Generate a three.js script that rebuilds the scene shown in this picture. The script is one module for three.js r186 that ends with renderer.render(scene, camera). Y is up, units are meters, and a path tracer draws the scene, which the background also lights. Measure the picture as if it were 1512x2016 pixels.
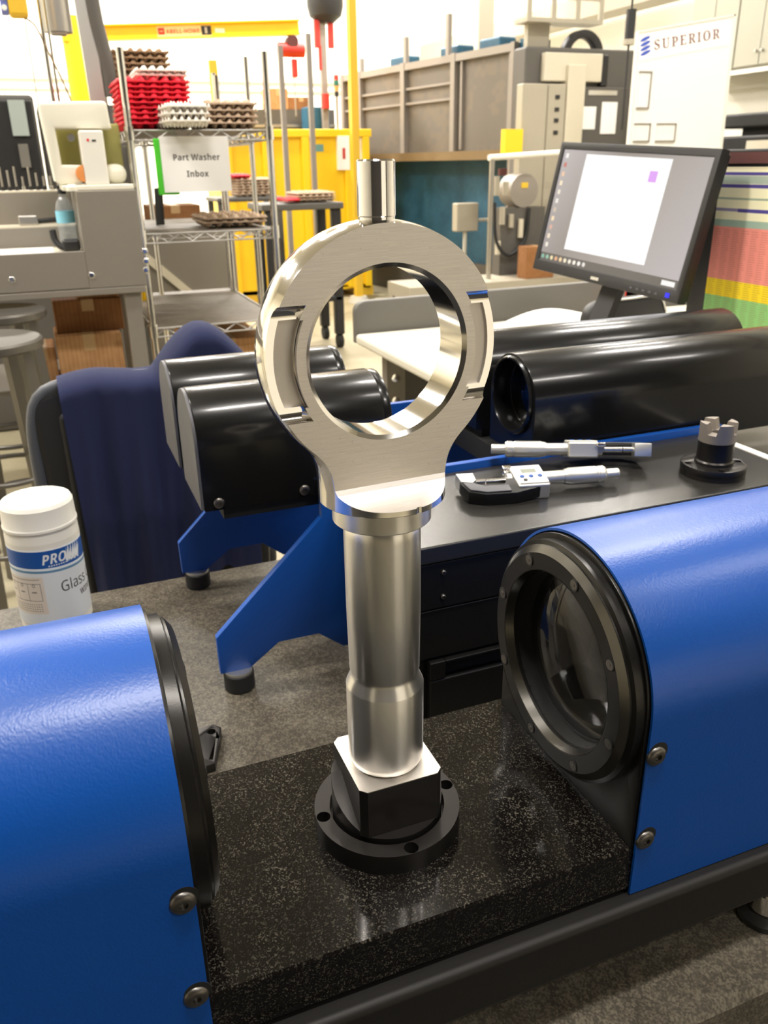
import * as THREE from 'three';
import { RoundedBoxGeometry } from 'three/addons/geometries/RoundedBoxGeometry.js';
import { mergeGeometries, toCreasedNormals } from 'three/addons/utils/BufferGeometryUtils.js';
import { RectAreaLightUniformsLib } from 'three/addons/lights/RectAreaLightUniformsLib.js';
import { Brush, Evaluator, SUBTRACTION, INTERSECTION } from 'three-bvh-csg';

// ---------------------------------------------------------------- camera, light, exposure
const scene = new THREE.Scene();
scene.background = new THREE.Color(0.05, 0.05, 0.05);
const renderer = new THREE.WebGLRenderer({ antialias: true });
renderer.toneMapping = THREE.LinearToneMapping;
renderer.toneMappingExposure = 1.0;
renderer.shadowMap.enabled = true;
RectAreaLightUniformsLib.init();
const camera = new THREE.PerspectiveCamera(2 * Math.atan(1008 / 1632) * 180 / Math.PI, 1512 / 2016, 0.02, 60);
camera.matrixAutoUpdate = true;
{
  const m = new THREE.Matrix4().makeBasis(
    new THREE.Vector3(0.929605, -0.015226, 0.368243),
    new THREE.Vector3(0.156055, 0.921421, -0.355851),
    new THREE.Vector3(-0.333888, 0.388267, 0.858934));
  camera.position.set(-0.19196, 0.5, 0.49819);
  camera.quaternion.setFromRotationMatrix(m);
  camera.focus = 0.62; camera.userData.fStop = 14;
}
const FLOOR = -0.80, CEIL = 4.9, LAMP_Y = 4.2;
const WARM = new THREE.Color(1.0, 0.95, 0.885);
// unseen ceiling lamps lighting foreground and hall: x, z, length, width, radiance
const LAMPS = [
  [0.0, 0.60, 1.25, 0.26, 122],
  [1.32, -2.85, 0.05, 1.7, 90],
  [3.9, 0.9, 1.25, 0.30, 40], [1.7, 2.85, 1.25, 0.30, 70],  // second one is out of view behind the camera, lighting the pale cabinet
  [-2.1, -1.7, 1.25, 0.30, 160], [3.4, -2.2, 1.25, 0.30, 120],
  [-3.6, -4.4, 1.25, 0.30, 90], [4.3, -4.2, 1.25, 0.30, 65],
  [-3.0, -7.2, 1.25, 0.30, 130], [0.6, -7.0, 1.25, 0.30, 120], [3.2, -7.8, 1.25, 0.30, 130],
  [-2.5, -10.4, 1.6, 0.40, 200], [0.4, -10.6, 1.6, 0.40, 210], [3.0, -10.8, 1.6, 0.40, 210], [5.65, -7.3, 1.0, 0.30, 120],
];

// ---------------------------------------------------------------- helpers
let seed = 7;
const rnd = () => { seed = (seed * 1664525 + 1013904223) >>> 0; return seed / 4294967296; };
const R = (a, b) => a + (b - a) * rnd();
const PI = Math.PI;
const taken = {};
function numbered(n) { const k = taken[n] = (taken[n] ?? -1) + 1; return k ? `${n}_${String(k).padStart(3, '0')}` : n; }
const origin = new WeakMap();
function tag(o, label, category, group) { o.userData.label = label; o.userData.category = category; if (group) o.userData.group = group; return o; }
function T(name, label, category, pos = [0, 0, 0], group) {
  const o = new THREE.Group(); o.name = numbered(name); o.position.set(...pos); scene.add(o); origin.set(o, pos);
  return tag(o, label, category, group);
}
function shadowed(o) { o.castShadow = true; o.receiveShadow = true; return o; }
function norm(g) {
  if (!g.attributes.uv) g.setAttribute('uv', new THREE.Float32BufferAttribute(new Float32Array(g.attributes.position.count * 2), 2));
  let n = g.index ? g.toNonIndexed() : g;
  for (const k of Object.keys(n.attributes)) if (!['position', 'normal', 'uv'].includes(k)) n.deleteAttribute(k);
  n.clearGroups(); n.userData = { keep: g.userData.keep };
  return n;
}
function planarUV(g) {
  const p = g.attributes.position, u = g.attributes.uv;
  const a = new THREE.Vector3(), b = new THREE.Vector3(), c = new THREE.Vector3(), n = new THREE.Vector3();
  for (let i = 0; i < p.count; i += 3) {
    a.fromBufferAttribute(p, i); b.fromBufferAttribute(p, i + 1); c.fromBufferAttribute(p, i + 2);
    n.copy(b).sub(a).cross(c.clone().sub(a));
    const x = Math.abs(n.x), y = Math.abs(n.y), z = Math.abs(n.z);
    for (const [k, v] of [[i, a], [i + 1, b], [i + 2, c]])
      if (y >= x && y >= z) u.setXY(k, v.x, v.z); else if (x >= z) u.setXY(k, v.z, v.y); else u.setXY(k, v.x, v.y);
  }
}
function join(geoms) {
  const list = [].concat(geoms).map(norm);
  for (const g of list) if (!g.userData.keep) planarUV(g);
  return list.length > 1 ? mergeGeometries(list) : list[0];
}
function P(name, geoms, mat, parent, label) {       // a part, shape given in the scene's axes
  let top = parent; while (top.parent && top.parent !== scene) top = top.parent;
  const o = origin.get(top) ?? [0, 0, 0];
  const g = join(geoms); if (o[0] || o[1] || o[2]) g.translate(-o[0], -o[1], -o[2]);
  const m = shadowed(new THREE.Mesh(g, mat)); m.name = name; parent.add(m);
  if (label) m.userData.label = label;
  return m;
}
function S(name, geoms, mat) { const m = shadowed(new THREE.Mesh(join(geoms), mat)); m.name = numbered(name); m.userData.kind = 'structure'; scene.add(m); return m; }
function one(name, geoms, mat, label, category, pos = [0, 0, 0], group) {   // a thing that is one mesh
  const g = join(geoms); g.translate(-pos[0], -pos[1], -pos[2]);
  const m = shadowed(new THREE.Mesh(g, mat)); m.name = numbered(name); m.position.set(...pos); scene.add(m);
  return tag(m, label, category, group);
}
function copy(o, pos, turn = 0, label) {
  const c = o.clone(); c.name = numbered(o.name.replace(/_\d{3}$/, '')); scene.add(c); c.position.set(...pos); c.rotation.y = turn;
  if (label) c.userData.label = label; return c;
}
const bx = (x0, x1, y0, y1, z0, z1, r = 0) => {
  const w = x1 - x0, h = y1 - y0, d = z1 - z0;
  const g = r ? new RoundedBoxGeometry(w, h, d, 3, Math.min(r, w / 2.01, h / 2.01, d / 2.01)) : new THREE.BoxGeometry(w, h, d);
  return g.translate((x0 + x1) / 2, (y0 + y1) / 2, (z0 + z1) / 2);
};
const cyl = (x, y, z, r, h, axis = 'y', seg = 32, r2 = r) => {   // centred
  const g = new THREE.CylinderGeometry(r2, r, h, seg);
  if (axis === 'x') g.rotateZ(-PI / 2); if (axis === 'z') g.rotateX(PI / 2);
  return g.translate(x, y, z);
};
const rod = (a, b, r, seg = 10) => {
  const p = new THREE.Vector3(...a), q = new THREE.Vector3(...b), d = q.clone().sub(p), L = d.length();
  const g = new THREE.CylinderGeometry(r, r, L, seg).translate(0, L / 2, 0);
  g.applyQuaternion(new THREE.Quaternion().setFromUnitVectors(new THREE.Vector3(0, 1, 0), d.normalize()));
  return g.translate(...a);
};
const bar = (a, b, w, t) => {                                   // a flat bar from a to b
  const p = new THREE.Vector3(...a), q = new THREE.Vector3(...b), d = q.clone().sub(p), L = d.length();
  const g = new THREE.BoxGeometry(w, L, t).translate(0, L / 2, 0);
  g.applyQuaternion(new THREE.Quaternion().setFromUnitVectors(new THREE.Vector3(0, 1, 0), d.normalize()));
  return g.translate(...a);
};
const pipe = (pts, r, seg = 40, rs = 8) => new THREE.TubeGeometry(new THREE.CatmullRomCurve3(pts.map((p) => new THREE.Vector3(...p))), seg, r, rs);
const crease = (g, a) => { g.scale(1e4, 1e4, 1e4); const q = toCreasedNormals(g, a); q.scale(1e-4, 1e-4, 1e-4); return q; };   // scaled up so that millimetres count
const lathe = (pts, seg = 64, axis = 'y') => {
  const g = new THREE.LatheGeometry(pts.map((p) => new THREE.Vector2(...p)), seg);
  if (axis === 'x') g.rotateZ(-PI / 2); if (axis === 'z') g.rotateX(PI / 2);
  return crease(g, 0.45);
};
const flat = (pts) => new THREE.Shape(pts.map((p) => new THREE.Vector2(...p)));
function ext(shape, a, b, axis = 'z', bevel = 0, seg = 24) {    // shape in (x,y), (z,y) or (x,z), drawn out along the axis from a to b
  if (Array.isArray(shape)) shape = flat(shape);
  const d = b - a - 2 * bevel;
  const g = new THREE.ExtrudeGeometry(shape, { depth: d, bevelEnabled: bevel > 0, bevelThickness: bevel, bevelSize: bevel, bevelOffset: -bevel, bevelSegments: 2, curveSegments: seg });
  g.translate(0, 0, a + bevel);
  if (axis === 'x') g.applyMatrix4(new THREE.Matrix4().set(0, 0, 1, 0, 0, 1, 0, 0, 1, 0, 0, 0, 0, 0, 0, 1));
  if (axis === 'y') g.applyMatrix4(new THREE.Matrix4().set(1, 0, 0, 0, 0, 0, 1, 0, 0, 1, 0, 0, 0, 0, 0, 1));
  if (axis !== 'z') { // the axis swap mirrors the shape: turn the faces round
    const q = g.index ? g.toNonIndexed() : g, p = q.attributes.position, n = q.attributes.normal, u = q.attributes.uv;
    for (let i = 0; i < p.count; i += 3) for (const t of [p, n, u]) for (let k = 0; k < t.itemSize; k++) {
      const x = t.array[(i + 1) * t.itemSize + k]; t.array[(i + 1) * t.itemSize + k] = t.array[(i + 2) * t.itemSize + k]; t.array[(i + 2) * t.itemSize + k] = x;
    }
    return crease(q, 0.5);
  }
  return crease(g, 0.5);
}
function hole(shape, x, y, r) { const p = new THREE.Path(); p.absarc(x, y, r, 0.37, 0.37 + 2 * PI, false); shape.holes.push(p); return shape; }
const disc = (x, y, r) => { const s = new THREE.Shape(); s.absarc(x, y, r, 0, 2 * PI, false); return s; };
const move = (g, x, y, z) => g.translate(x, y, z);
const kept = (g) => { g.userData.keep = true; return g; };

// ---------------------------------------------------------------- textures
function tiled(n, cells, s0) {                                 // tileable value noise, n x n
  let s = s0; const r = () => { s = (s * 1664525 + 1013904223) >>> 0; return s / 4294967296; };
  const v = Float32Array.from({ length: cells * cells }, r), out = new Float32Array(n * n);
  for (let y = 0; y < n; y++) for (let x = 0; x < n; x++) {
    const fx = x / n * cells, fy = y / n * cells, x0 = fx | 0, y0 = fy | 0; let tx = fx - x0, ty = fy - y0;
    tx = tx * tx * (3 - 2 * tx); ty = ty * ty * (3 - 2 * ty);
    const g = (a, b) => v[(b % cells) * cells + (a % cells)];
    out[y * n + x] = (g(x0, y0) * (1 - tx) + g(x0 + 1, y0) * tx) * (1 - ty) + (g(x0, y0 + 1) * (1 - tx) + g(x0 + 1, y0 + 1) * tx) * ty;
  }
  return out;
}
function dataTex(n, f, srgb, size = 1) {                        // f(i, x, y) -> [r,g,b] 0..1 ; size: metres per repeat
  const d = new Uint8Array(n * n * 4);
  for (let i = 0; i < n * n; i++) { const c = f(i, i % n, (i / n) | 0); for (let k = 0; k < 3; k++) d[i * 4 + k] = Math.max(0, Math.min(255, c[k] * 255)); d[i * 4 + 3] = 255; }
  const t = new THREE.DataTexture(d, n, n); t.wrapS = t.wrapT = THREE.RepeatWrapping; t.magFilter = THREE.LinearFilter; t.minFilter = THREE.LinearMipmapLinearFilter; t.generateMipmaps = true;
  t.repeat.set(1 / size, 1 / size); if (srgb) t.colorSpace = THREE.SRGBColorSpace; t.needsUpdate = true; return t;
}
const grey = (v) => [v, v, v];
const nA = tiled(512, 128, 11), nB = tiled(512, 48, 23), nC = tiled(512, 10, 31), nD = tiled(512, 256, 47), nE = tiled(512, 4, 59), nF = tiled(512, 180, 71);
const clamp = (x) => Math.max(0, Math.min(1, x));
const step = (a, b, x) => { const t = clamp((x - a) / (b - a)); return t * t * (3 - 2 * t); };
const texGraniteDark = dataTex(512, (i) => {
  const k = 0.5 * nD[i] + 0.3 * nF[i] + 0.2 * nA[i], s = step(0.48, 0.78, k), w = 0.55 + 0.9 * nC[i], sp = step(0.93, 0.99, nF[(i * 7) % 262144]) * 0.16;
  return [0.055 + 0.2 * s * w + sp, 0.05 + 0.192 * s * w + sp, 0.045 + 0.172 * s * w + sp * 0.92];
}, true, 0.2);
const texPlate = dataTex(512, (i) => {
  const k = 0.4 * nF[i] + 0.35 * nA[i] + 0.25 * nB[i], s = step(0.3, 0.75, k), w = step(0.86, 0.95, nA[(i * 5 + 3) % 262144]) * 0.12, b = 0.06 * (nE[i] - 0.5) + 0.05 * (nC[i] - 0.5);
  return [0.30 + 0.17 * s + w + b, 0.283 + 0.165 * s + w + b, 0.25 + 0.15 * s + w + b];
}, true, 0.22);
const texFloor = dataTex(512, (i) => {
  const k = 0.5 * nC[i] + 0.3 * nB[i] + 0.2 * nA[i], st = step(0.72, 0.86, 0.6 * nE[i] + 0.4 * nC[(i + 5000) % 262144]) * step(0.4, 0.7, nB[i]) * 0.34;
  return [0.64 + 0.08 * k - st, 0.605 + 0.08 * k - st, 0.50 + 0.08 * k - st];
}, true, 4.0);
const texCard = dataTex(256, (i, x, y) => { const k = 0.06 * nB[(y * 512 + x)] + 0.025 * Math.sin(x * 0.8); return [0.70 + k, 0.52 + k, 0.34 + k]; }, true, 0.5);
const texPulp = dataTex(256, (i, x, y) => { const k = 0.14 * nA[y * 512 + x] + 0.08 * nB[y * 512 + x]; return [0.66 + k, 0.56 + k, 0.46 + k]; }, true, 0.12);
const texOrange = dataTex(512, (i) => grey(0.5 * nA[i] + 0.35 * nF[i] + 0.15 * nB[i]), false, 0.16);   // powder coat grain
const texFine = dataTex(512, (i) => grey(0.6 * nD[i] + 0.4 * nF[i]), false, 0.1);
const texBrush = dataTex(512, (i, x, y) => grey(0.55 * nD[(y * 512 + ((x / 24) | 0)) % 262144] + 0.45 * nF[(y * 512 + ((x / 40) | 0)) % 262144]), false, 0.05);
const texMill = dataTex(512, (i, x, y) => {                    // milled steel with small dark pits
  const line = 0.06 * (nD[(y * 512 + ((x / 40) | 0)) % 262144] - 0.5), p = step(0.93, 0.98, nA[i]) * step(0.55, 0.75, nC[i]) * 0.28;
  return [0.93 + line - p, 0.915 + line - p, 0.90 + line - p];
}, true, 0.07);
const texKnit = dataTex(256, (i, x, y) => { const k = 0.5 + 0.25 * Math.sin(x * PI / 4) * Math.sin(y * PI / 4); return grey(k); }, false, 0.02);
const texLiner = dataTex(512, (i) => { const k = 0.05 * (nC[i] - 0.5) + 0.05 * (nB[i] - 0.5); return [0.46 + k, 0.425 + k, 0.38 + k]; }, true, 0.9);
const texRust = dataTex(512, (i) => { const s = step(0.5, 0.72, 0.5 * nC[i] + 0.5 * nB[i]); return [0.43 + 0.03 * s, 0.405 + 0.02 * s, 0.375 + 0.005 * s]; }, true, 2.5);
const texBluePaint = dataTex(512, (i) => { const s = 0.06 * (nC[i] - 0.5) + 0.04 * nB[i]; return [0.10 + s, 0.30 + s, 0.40 + s]; }, true, 1.4);
function canvasTex(w, h, draw) {
  const c = document.createElement('canvas'); c.width = w; c.height = h; const g = c.getContext('2d'); draw(g, w, h);
  const t = new THREE.CanvasTexture(c); t.colorSpace = THREE.SRGBColorSpace; return t;
}

// ---------------------------------------------------------------- materials
const std = (o) => new THREE.MeshStandardMaterial(o);
const phy = (o) => new THREE.MeshPhysicalMaterial(o);
const lin = (r, g, b) => new THREE.Color().setRGB(r, g, b);
const M = {
  steelTurn: phy({ color: lin(0.80, 0.78, 0.75), metalness: 1, roughness: 0.3, anisotropy: 0.75, anisotropyRotation: PI / 2 }),
  steelPolish: phy({ color: lin(0.72, 0.70, 0.68), metalness: 1, roughness: 0.1 }),
  steelMill: phy({ color: lin(0.88, 0.86, 0.84), metalness: 1, roughness: 0.52, map: texMill, bumpMap: texBrush, bumpScale: 0.00001 }),
  steelSoft: phy({ color: lin(0.62, 0.58, 0.53), metalness: 1, roughness: 0.42 }),
  chrome: phy({ color: lin(0.75, 0.74, 0.72), metalness: 1, roughness: 0.16 }),
  zinc: phy({ color: lin(0.5, 0.48, 0.45), metalness: 1, roughness: 0.38 }),
  satin: phy({ color: lin(0.66, 0.65, 0.62), metalness: 0.9, roughness: 0.42 }),
  blackOx: phy({ color: lin(0.035, 0.032, 0.03), metalness: 0.7, roughness: 0.33 }),
  blackAnod: phy({ color: lin(0.022, 0.021, 0.02), metalness: 0.7, roughness: 0.3, bumpMap: texFine, bumpScale: 0.00002 }),
  tube: phy({ color: lin(0.006, 0.006, 0.006), roughness: 0.27, specularIntensity: 0.5, clearcoat: 0.3, clearcoatRoughness: 0.12 }),
  blackPaint: phy({ color: lin(0.006, 0.0058, 0.0055), roughness: 0.45, specularIntensity: 0.6, bumpMap: texOrange, bumpScale: 0.00006 }),
  cabinetTop: phy({ color: lin(0.022, 0.021, 0.019), roughness: 0.27, bumpMap: texOrange, bumpScale: 0.00008 }),
  rail: phy({ color: lin(0.009, 0.0082, 0.0075), roughness: 0.5, specularIntensity: 0.6, bumpMap: texFine, bumpScale: 0.00005 }),
  blue: phy({ color: lin(0.001, 0.064, 0.33), roughness: 0.34, bumpMap: texOrange, bumpScale: 0.0001 }),
  bluePlate: phy({ color: lin(0.002, 0.075, 0.38), roughness: 0.45, bumpMap: texOrange, bumpScale: 0.00005 }),
  granite: phy({ color: 0xffffff, roughness: 0.1, specularIntensity: 0.65, map: texGraniteDark }),
  plate: phy({ color: 0xdcd8d2, roughness: 0.46, specularIntensity: 0.7, map: texPlate }),
  bevel: phy({ color: lin(0.13, 0.125, 0.115), metalness: 1, roughness: 0.28 }),
  boltDark: phy({ color: lin(0.17, 0.16, 0.15), metalness: 1, roughness: 0.38 }),
  glass: phy({ color: 0xffffff, roughness: 0.01, transmission: 1, thickness: 0.02, ior: 1.35, specularIntensity: 0.3, specularColor: lin(0.2, 0.2, 0.24) }),
  dark: std({ color: lin(0.006, 0.006, 0.006), roughness: 0.7 }),
  rubber: std({ color: lin(0.012, 0.012, 0.012), roughness: 0.75 }),
  blackPlastic: std({ color: lin(0.014, 0.014, 0.015), roughness: 0.5 }),
  plasticGrey: std({ color: lin(0.085, 0.085, 0.095), roughness: 0.5 }),
  whitePlastic: std({ color: lin(0.86, 0.83, 0.75), roughness: 0.35 }),
  creamPaint: std({ color: lin(0.86, 0.83, 0.70), roughness: 0.4 }),
  olive: std({ color: lin(0.36, 0.33, 0.10), roughness: 0.5 }),
  benchGrey: std({ color: lin(0.235, 0.21, 0.175), roughness: 0.5, bumpMap: texOrange, bumpScale: 0.0001 }),
  benchTop: std({ color: lin(0.72, 0.66, 0.52), roughness: 0.5 }),
  stool: std({ color: lin(0.13, 0.12, 0.105), roughness: 0.35, metalness: 0.5 }),
  paper: std({ color: lin(0.9, 0.89, 0.86), roughness: 0.8 }),
  card: std({ color: 0xffffff, roughness: 0.85, map: texCard }),
  cardDark: std({ color: 0xc9b8a6, roughness: 0.85, map: texCard }),
  tape: std({ color: lin(0.55, 0.36, 0.18), roughness: 0.35 }),
  pulp: std({ color: 0xffffff, roughness: 0.95, map: texPulp }),
  pulpDark: std({ color: 0xcdbfae, roughness: 0.95, map: texPulp }),
  pulpWhite: std({ color: lin(0.88, 0.83, 0.74), roughness: 0.9 }),
  red: std({ color: lin(0.78, 0.01, 0.03), roughness: 0.5 }),
  navy: std({ color: lin(0.011, 0.016, 0.062), roughness: 0.95, bumpMap: texKnit, bumpScale: 0.0003 }),
  yellow: std({ color: lin(0.92, 0.60, 0.012), roughness: 0.42 }),
  yellowDull: std({ color: lin(0.75, 0.47, 0.03), roughness: 0.5 }),
  green: std({ color: lin(0.08, 0.62, 0.03), roughness: 0.5 }),
  liner: std({ color: 0xffffff, roughness: 0.6, map: texLiner }),
  tank: std({ color: 0xffffff, roughness: 0.55, metalness: 0.2, map: texRust }),
  tankFrame: std({ color: lin(0.30, 0.27, 0.24), roughness: 0.5, metalness: 0.3 }),
  machineBlue: std({ color: 0xffffff, roughness: 0.5, map: texBluePaint }),
  machineGrey: std({ color: lin(0.095, 0.088, 0.078), roughness: 0.55 }),
  machineCream: std({ color: lin(0.62, 0.57, 0.45), roughness: 0.5 }),
  machineBeige: std({ color: lin(0.40, 0.36, 0.28), roughness: 0.5 }),
  brown: std({ color: lin(0.20, 0.13, 0.055), roughness: 0.7 }),
  hoistRed: std({ color: lin(0.5, 0.03, 0.02), roughness: 0.45 }),
  wall: std({ color: lin(0.87, 0.84, 0.74), roughness: 0.9 }),
  unseenWallDark: std({ color: lin(0.045, 0.042, 0.04), roughness: 0.9 }),  // for the wall out of view, dark to keep front faces dim
  wallPipe: std({ color: lin(0.55, 0.52, 0.44), roughness: 0.6 }),
  ceiling: std({ color: lin(0.34, 0.33, 0.30), roughness: 0.95 }),
  floor: std({ color: 0xffffff, roughness: 0.5, map: texFloor }),
  cabinetWall: std({ color: lin(0.36, 0.35, 0.28), roughness: 0.55 }),
  lampBody: std({ color: lin(0.7, 0.7, 0.68), roughness: 0.5 }),
  lampGlow: std({ color: lin(0.9, 0.9, 0.9), roughness: 0.6, emissive: WARM, emissiveIntensity: 9 }),
  deskWhite: std({ color: lin(0.82, 0.78, 0.66), roughness: 0.4 }),
  deskGrey: std({ color: lin(0.15, 0.142, 0.125), roughness: 0.55 }),
  orange: std({ color: lin(0.8, 0.30, 0.08), roughness: 0.6 }),
  maroon: std({ color: lin(0.09, 0.02, 0.018), roughness: 0.6 }),
};

// ---------------------------------------------------------------- the hall
const X0 = -7, X1 = 6.3, Z0 = -13, Z1 = 6;
S('floor', bx(X0, X1, FLOOR - 0.15, FLOOR, Z0, Z1), M.floor);
S('ceiling', bx(X0, X1, CEIL, CEIL + 0.2, Z0, Z1), M.ceiling);
S('wall_back', bx(X0 - 0.2, X1 + 0.2, FLOOR - 0.15, CEIL + 0.2, Z0 - 0.2, Z0), M.wall);
S('wall_right', bx(X1, X1 + 0.2, FLOOR - 0.15, CEIL + 0.2, Z0, Z1), M.wall);
S('wall_left', bx(X0 - 0.2, X0, FLOOR - 0.15, CEIL + 0.2, Z0, Z1), M.wall);
S('unseen_wall_front', bx(X0 - 0.2, X1 + 0.2, FLOOR - 0.15, CEIL + 0.2, Z1, Z1 + 0.2), M.unseenWallDark);  // behind the camera, out of view; dark so that front faces stay dim
S('trim_1', [bx(X0, X1, 1.62, 1.70, Z0, Z0 + 0.05), bx(X0, X1, 1.50, 1.53, Z0, Z0 + 0.04)], M.wallPipe);
LAMPS.forEach(([x, z, w, d, L], i) => {
  const o = T('unseen_ceiling_lamp', 'unseen long white ceiling lamp lighting the workshop', 'lamp', [x, LAMP_Y, z], 'unseen ceiling lamps');
  P('housing', [ext([[z - d / 2 - 0.02, LAMP_Y + 0.004], [z + d / 2 + 0.02, LAMP_Y + 0.004], [z + d / 2 - 0.04, LAMP_Y + 0.09], [z - d / 2 + 0.04, LAMP_Y + 0.09]], x - w / 2 - 0.02, x + w / 2 + 0.02, 'x')], M.lampBody, o);
  P('diffuser', bx(x - w / 2, x + w / 2, LAMP_Y - 0.006, LAMP_Y + 0.004, z - d / 2, z + d / 2), M.lampGlow, o);
  for (const s of [-1, 1]) P('hanger', rod([x + s * w * 0.4, LAMP_Y + 0.09, z], [x + s * w * 0.4, CEIL, z], 0.004, 6), M.zinc, o);
  const a = new THREE.RectAreaLight(WARM, L, w, d); a.position.set(x, LAMP_Y - 0.012, z); a.rotation.x = -PI / 2; a.name = `unseen_lamp_light_${i}`; a.castShadow = true; scene.add(a);
});

one('unseen_rubber_mat', bx(-2.6, 2.6, FLOOR, FLOOR + 0.012, 0.3, 2.3, 0.004), M.rubber, 'unseen black rubber floor mat that keeps the front faces dark', 'mat', [0, FLOOR, 1.3]);  // out of view; placed to cut floor bounce onto the front faces
{
  const o = T('unseen_pale_cabinet', 'unseen wide pale storage cabinet mirrored in the steel face', 'cabinet', [1.75, FLOOR, 3.65]);  // out of view; placed so the milled steel face mirrors something pale
  P('cabinet_body', bx(0.75, 2.85, FLOOR, 0.75, 3.45, 3.9, 0.004), M.machineCream, o);
  for (let k = 0; k < 3; k++) { const d = P('door', bx(0.76 + k * 0.7, 1.44 + k * 0.7, FLOOR + 0.06, 0.72, 3.43, 3.45, 0.003), M.whitePlastic, o); P('handle', bx(1.36 + k * 0.7, 1.38 + k * 0.7, -0.1, 0.1, 3.41, 3.43), M.zinc, d); }
}
// ---------------------------------------------------------------- the grey granite surface plate and its stand
const TAB = -0.155;
{
  const o = T('surface_plate', 'large grey granite surface plate with chamfered edge carrying both gauges', 'surface plate', [-0.25, FLOOR, -0.34]);
  const x0 = -1.05, x1 = 0.745, z0 = -0.827, z1 = 0.155;
  P('slab', [ext([[z0 + 0.006, TAB], [z1 - 0.006, TAB], [z1, TAB - 0.006], [z1, TAB - 0.17], [z0, TAB - 0.17], [z0, TAB - 0.006]], x0, x1, 'x')], M.plate, o);
  P('ledge', bx(x0, x1, TAB - 0.19, TAB - 0.07, z1, z1 + 0.055, 0.004), M.plate, o);
  P('stand_frame', [bx(x0 + 0.05, x1 - 0.05, TAB - 0.25, TAB - 0.19, z0 + 0.06, z0 + 0.12), bx(x0 + 0.05, x1 - 0.05, TAB - 0.25, TAB - 0.19, z1 - 0.12, z1 - 0.06), bx(x0 + 0.05, x0 + 0.11, TAB - 0.25, TAB - 0.17, z0 + 0.06, z1 - 0.06), bx(x1 - 0.11, x1 - 0.05, TAB - 0.25, TAB - 0.17, z0 + 0.06, z1 - 0.06)], M.benchGrey, o);
  for (const x of [x0 + 0.05, x1 - 0.11]) for (const z of [z0 + 0.06, z1 - 0.12]) P('leg', bx(x, x + 0.06, FLOOR, TAB - 0.25, z, z + 0.06), M.benchGrey, o);
}

// ---------------------------------------------------------------- front gauge: granite base, blue covers, lens flanges
const archPts = (r, cy, bot, n = 40) => {               // (z,y) outline, half round on straight sides
  const a = [[r, bot]]; for (let i = 0; i <= n; i++) { const t = PI * i / n; a.push([r * Math.cos(t), cy + r * Math.sin(t)]); } a.push([-r, bot]); return a;
};
const screwHead = (x, y, z, r, axis, sgn = 1) => {
  const q = []; for (let i = 0; i <= 6; i++) { const t = i / 6 * PI / 2; q.push([r * (0.45 + 0.55 * Math.sin(t)), 0.0032 * Math.cos(t)]); }
  const g = lathe([[0, 0.001], [r * 0.34, 0.001], [r * 0.34, 0.0032], ...q, [r, -0.001], [0, -0.001]], 24);
  if (axis === 'z') g.rotateX(sgn * PI / 2); if (axis === 'x') g.rotateZ(-sgn * PI / 2);
  return g.translate(x, y, z);
};
const gauge = T('optical_gauge', 'blue-covered optical gauge with black granite base and lens flanges facing each other', 'gauge', [0, TAB, 0]);
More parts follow.
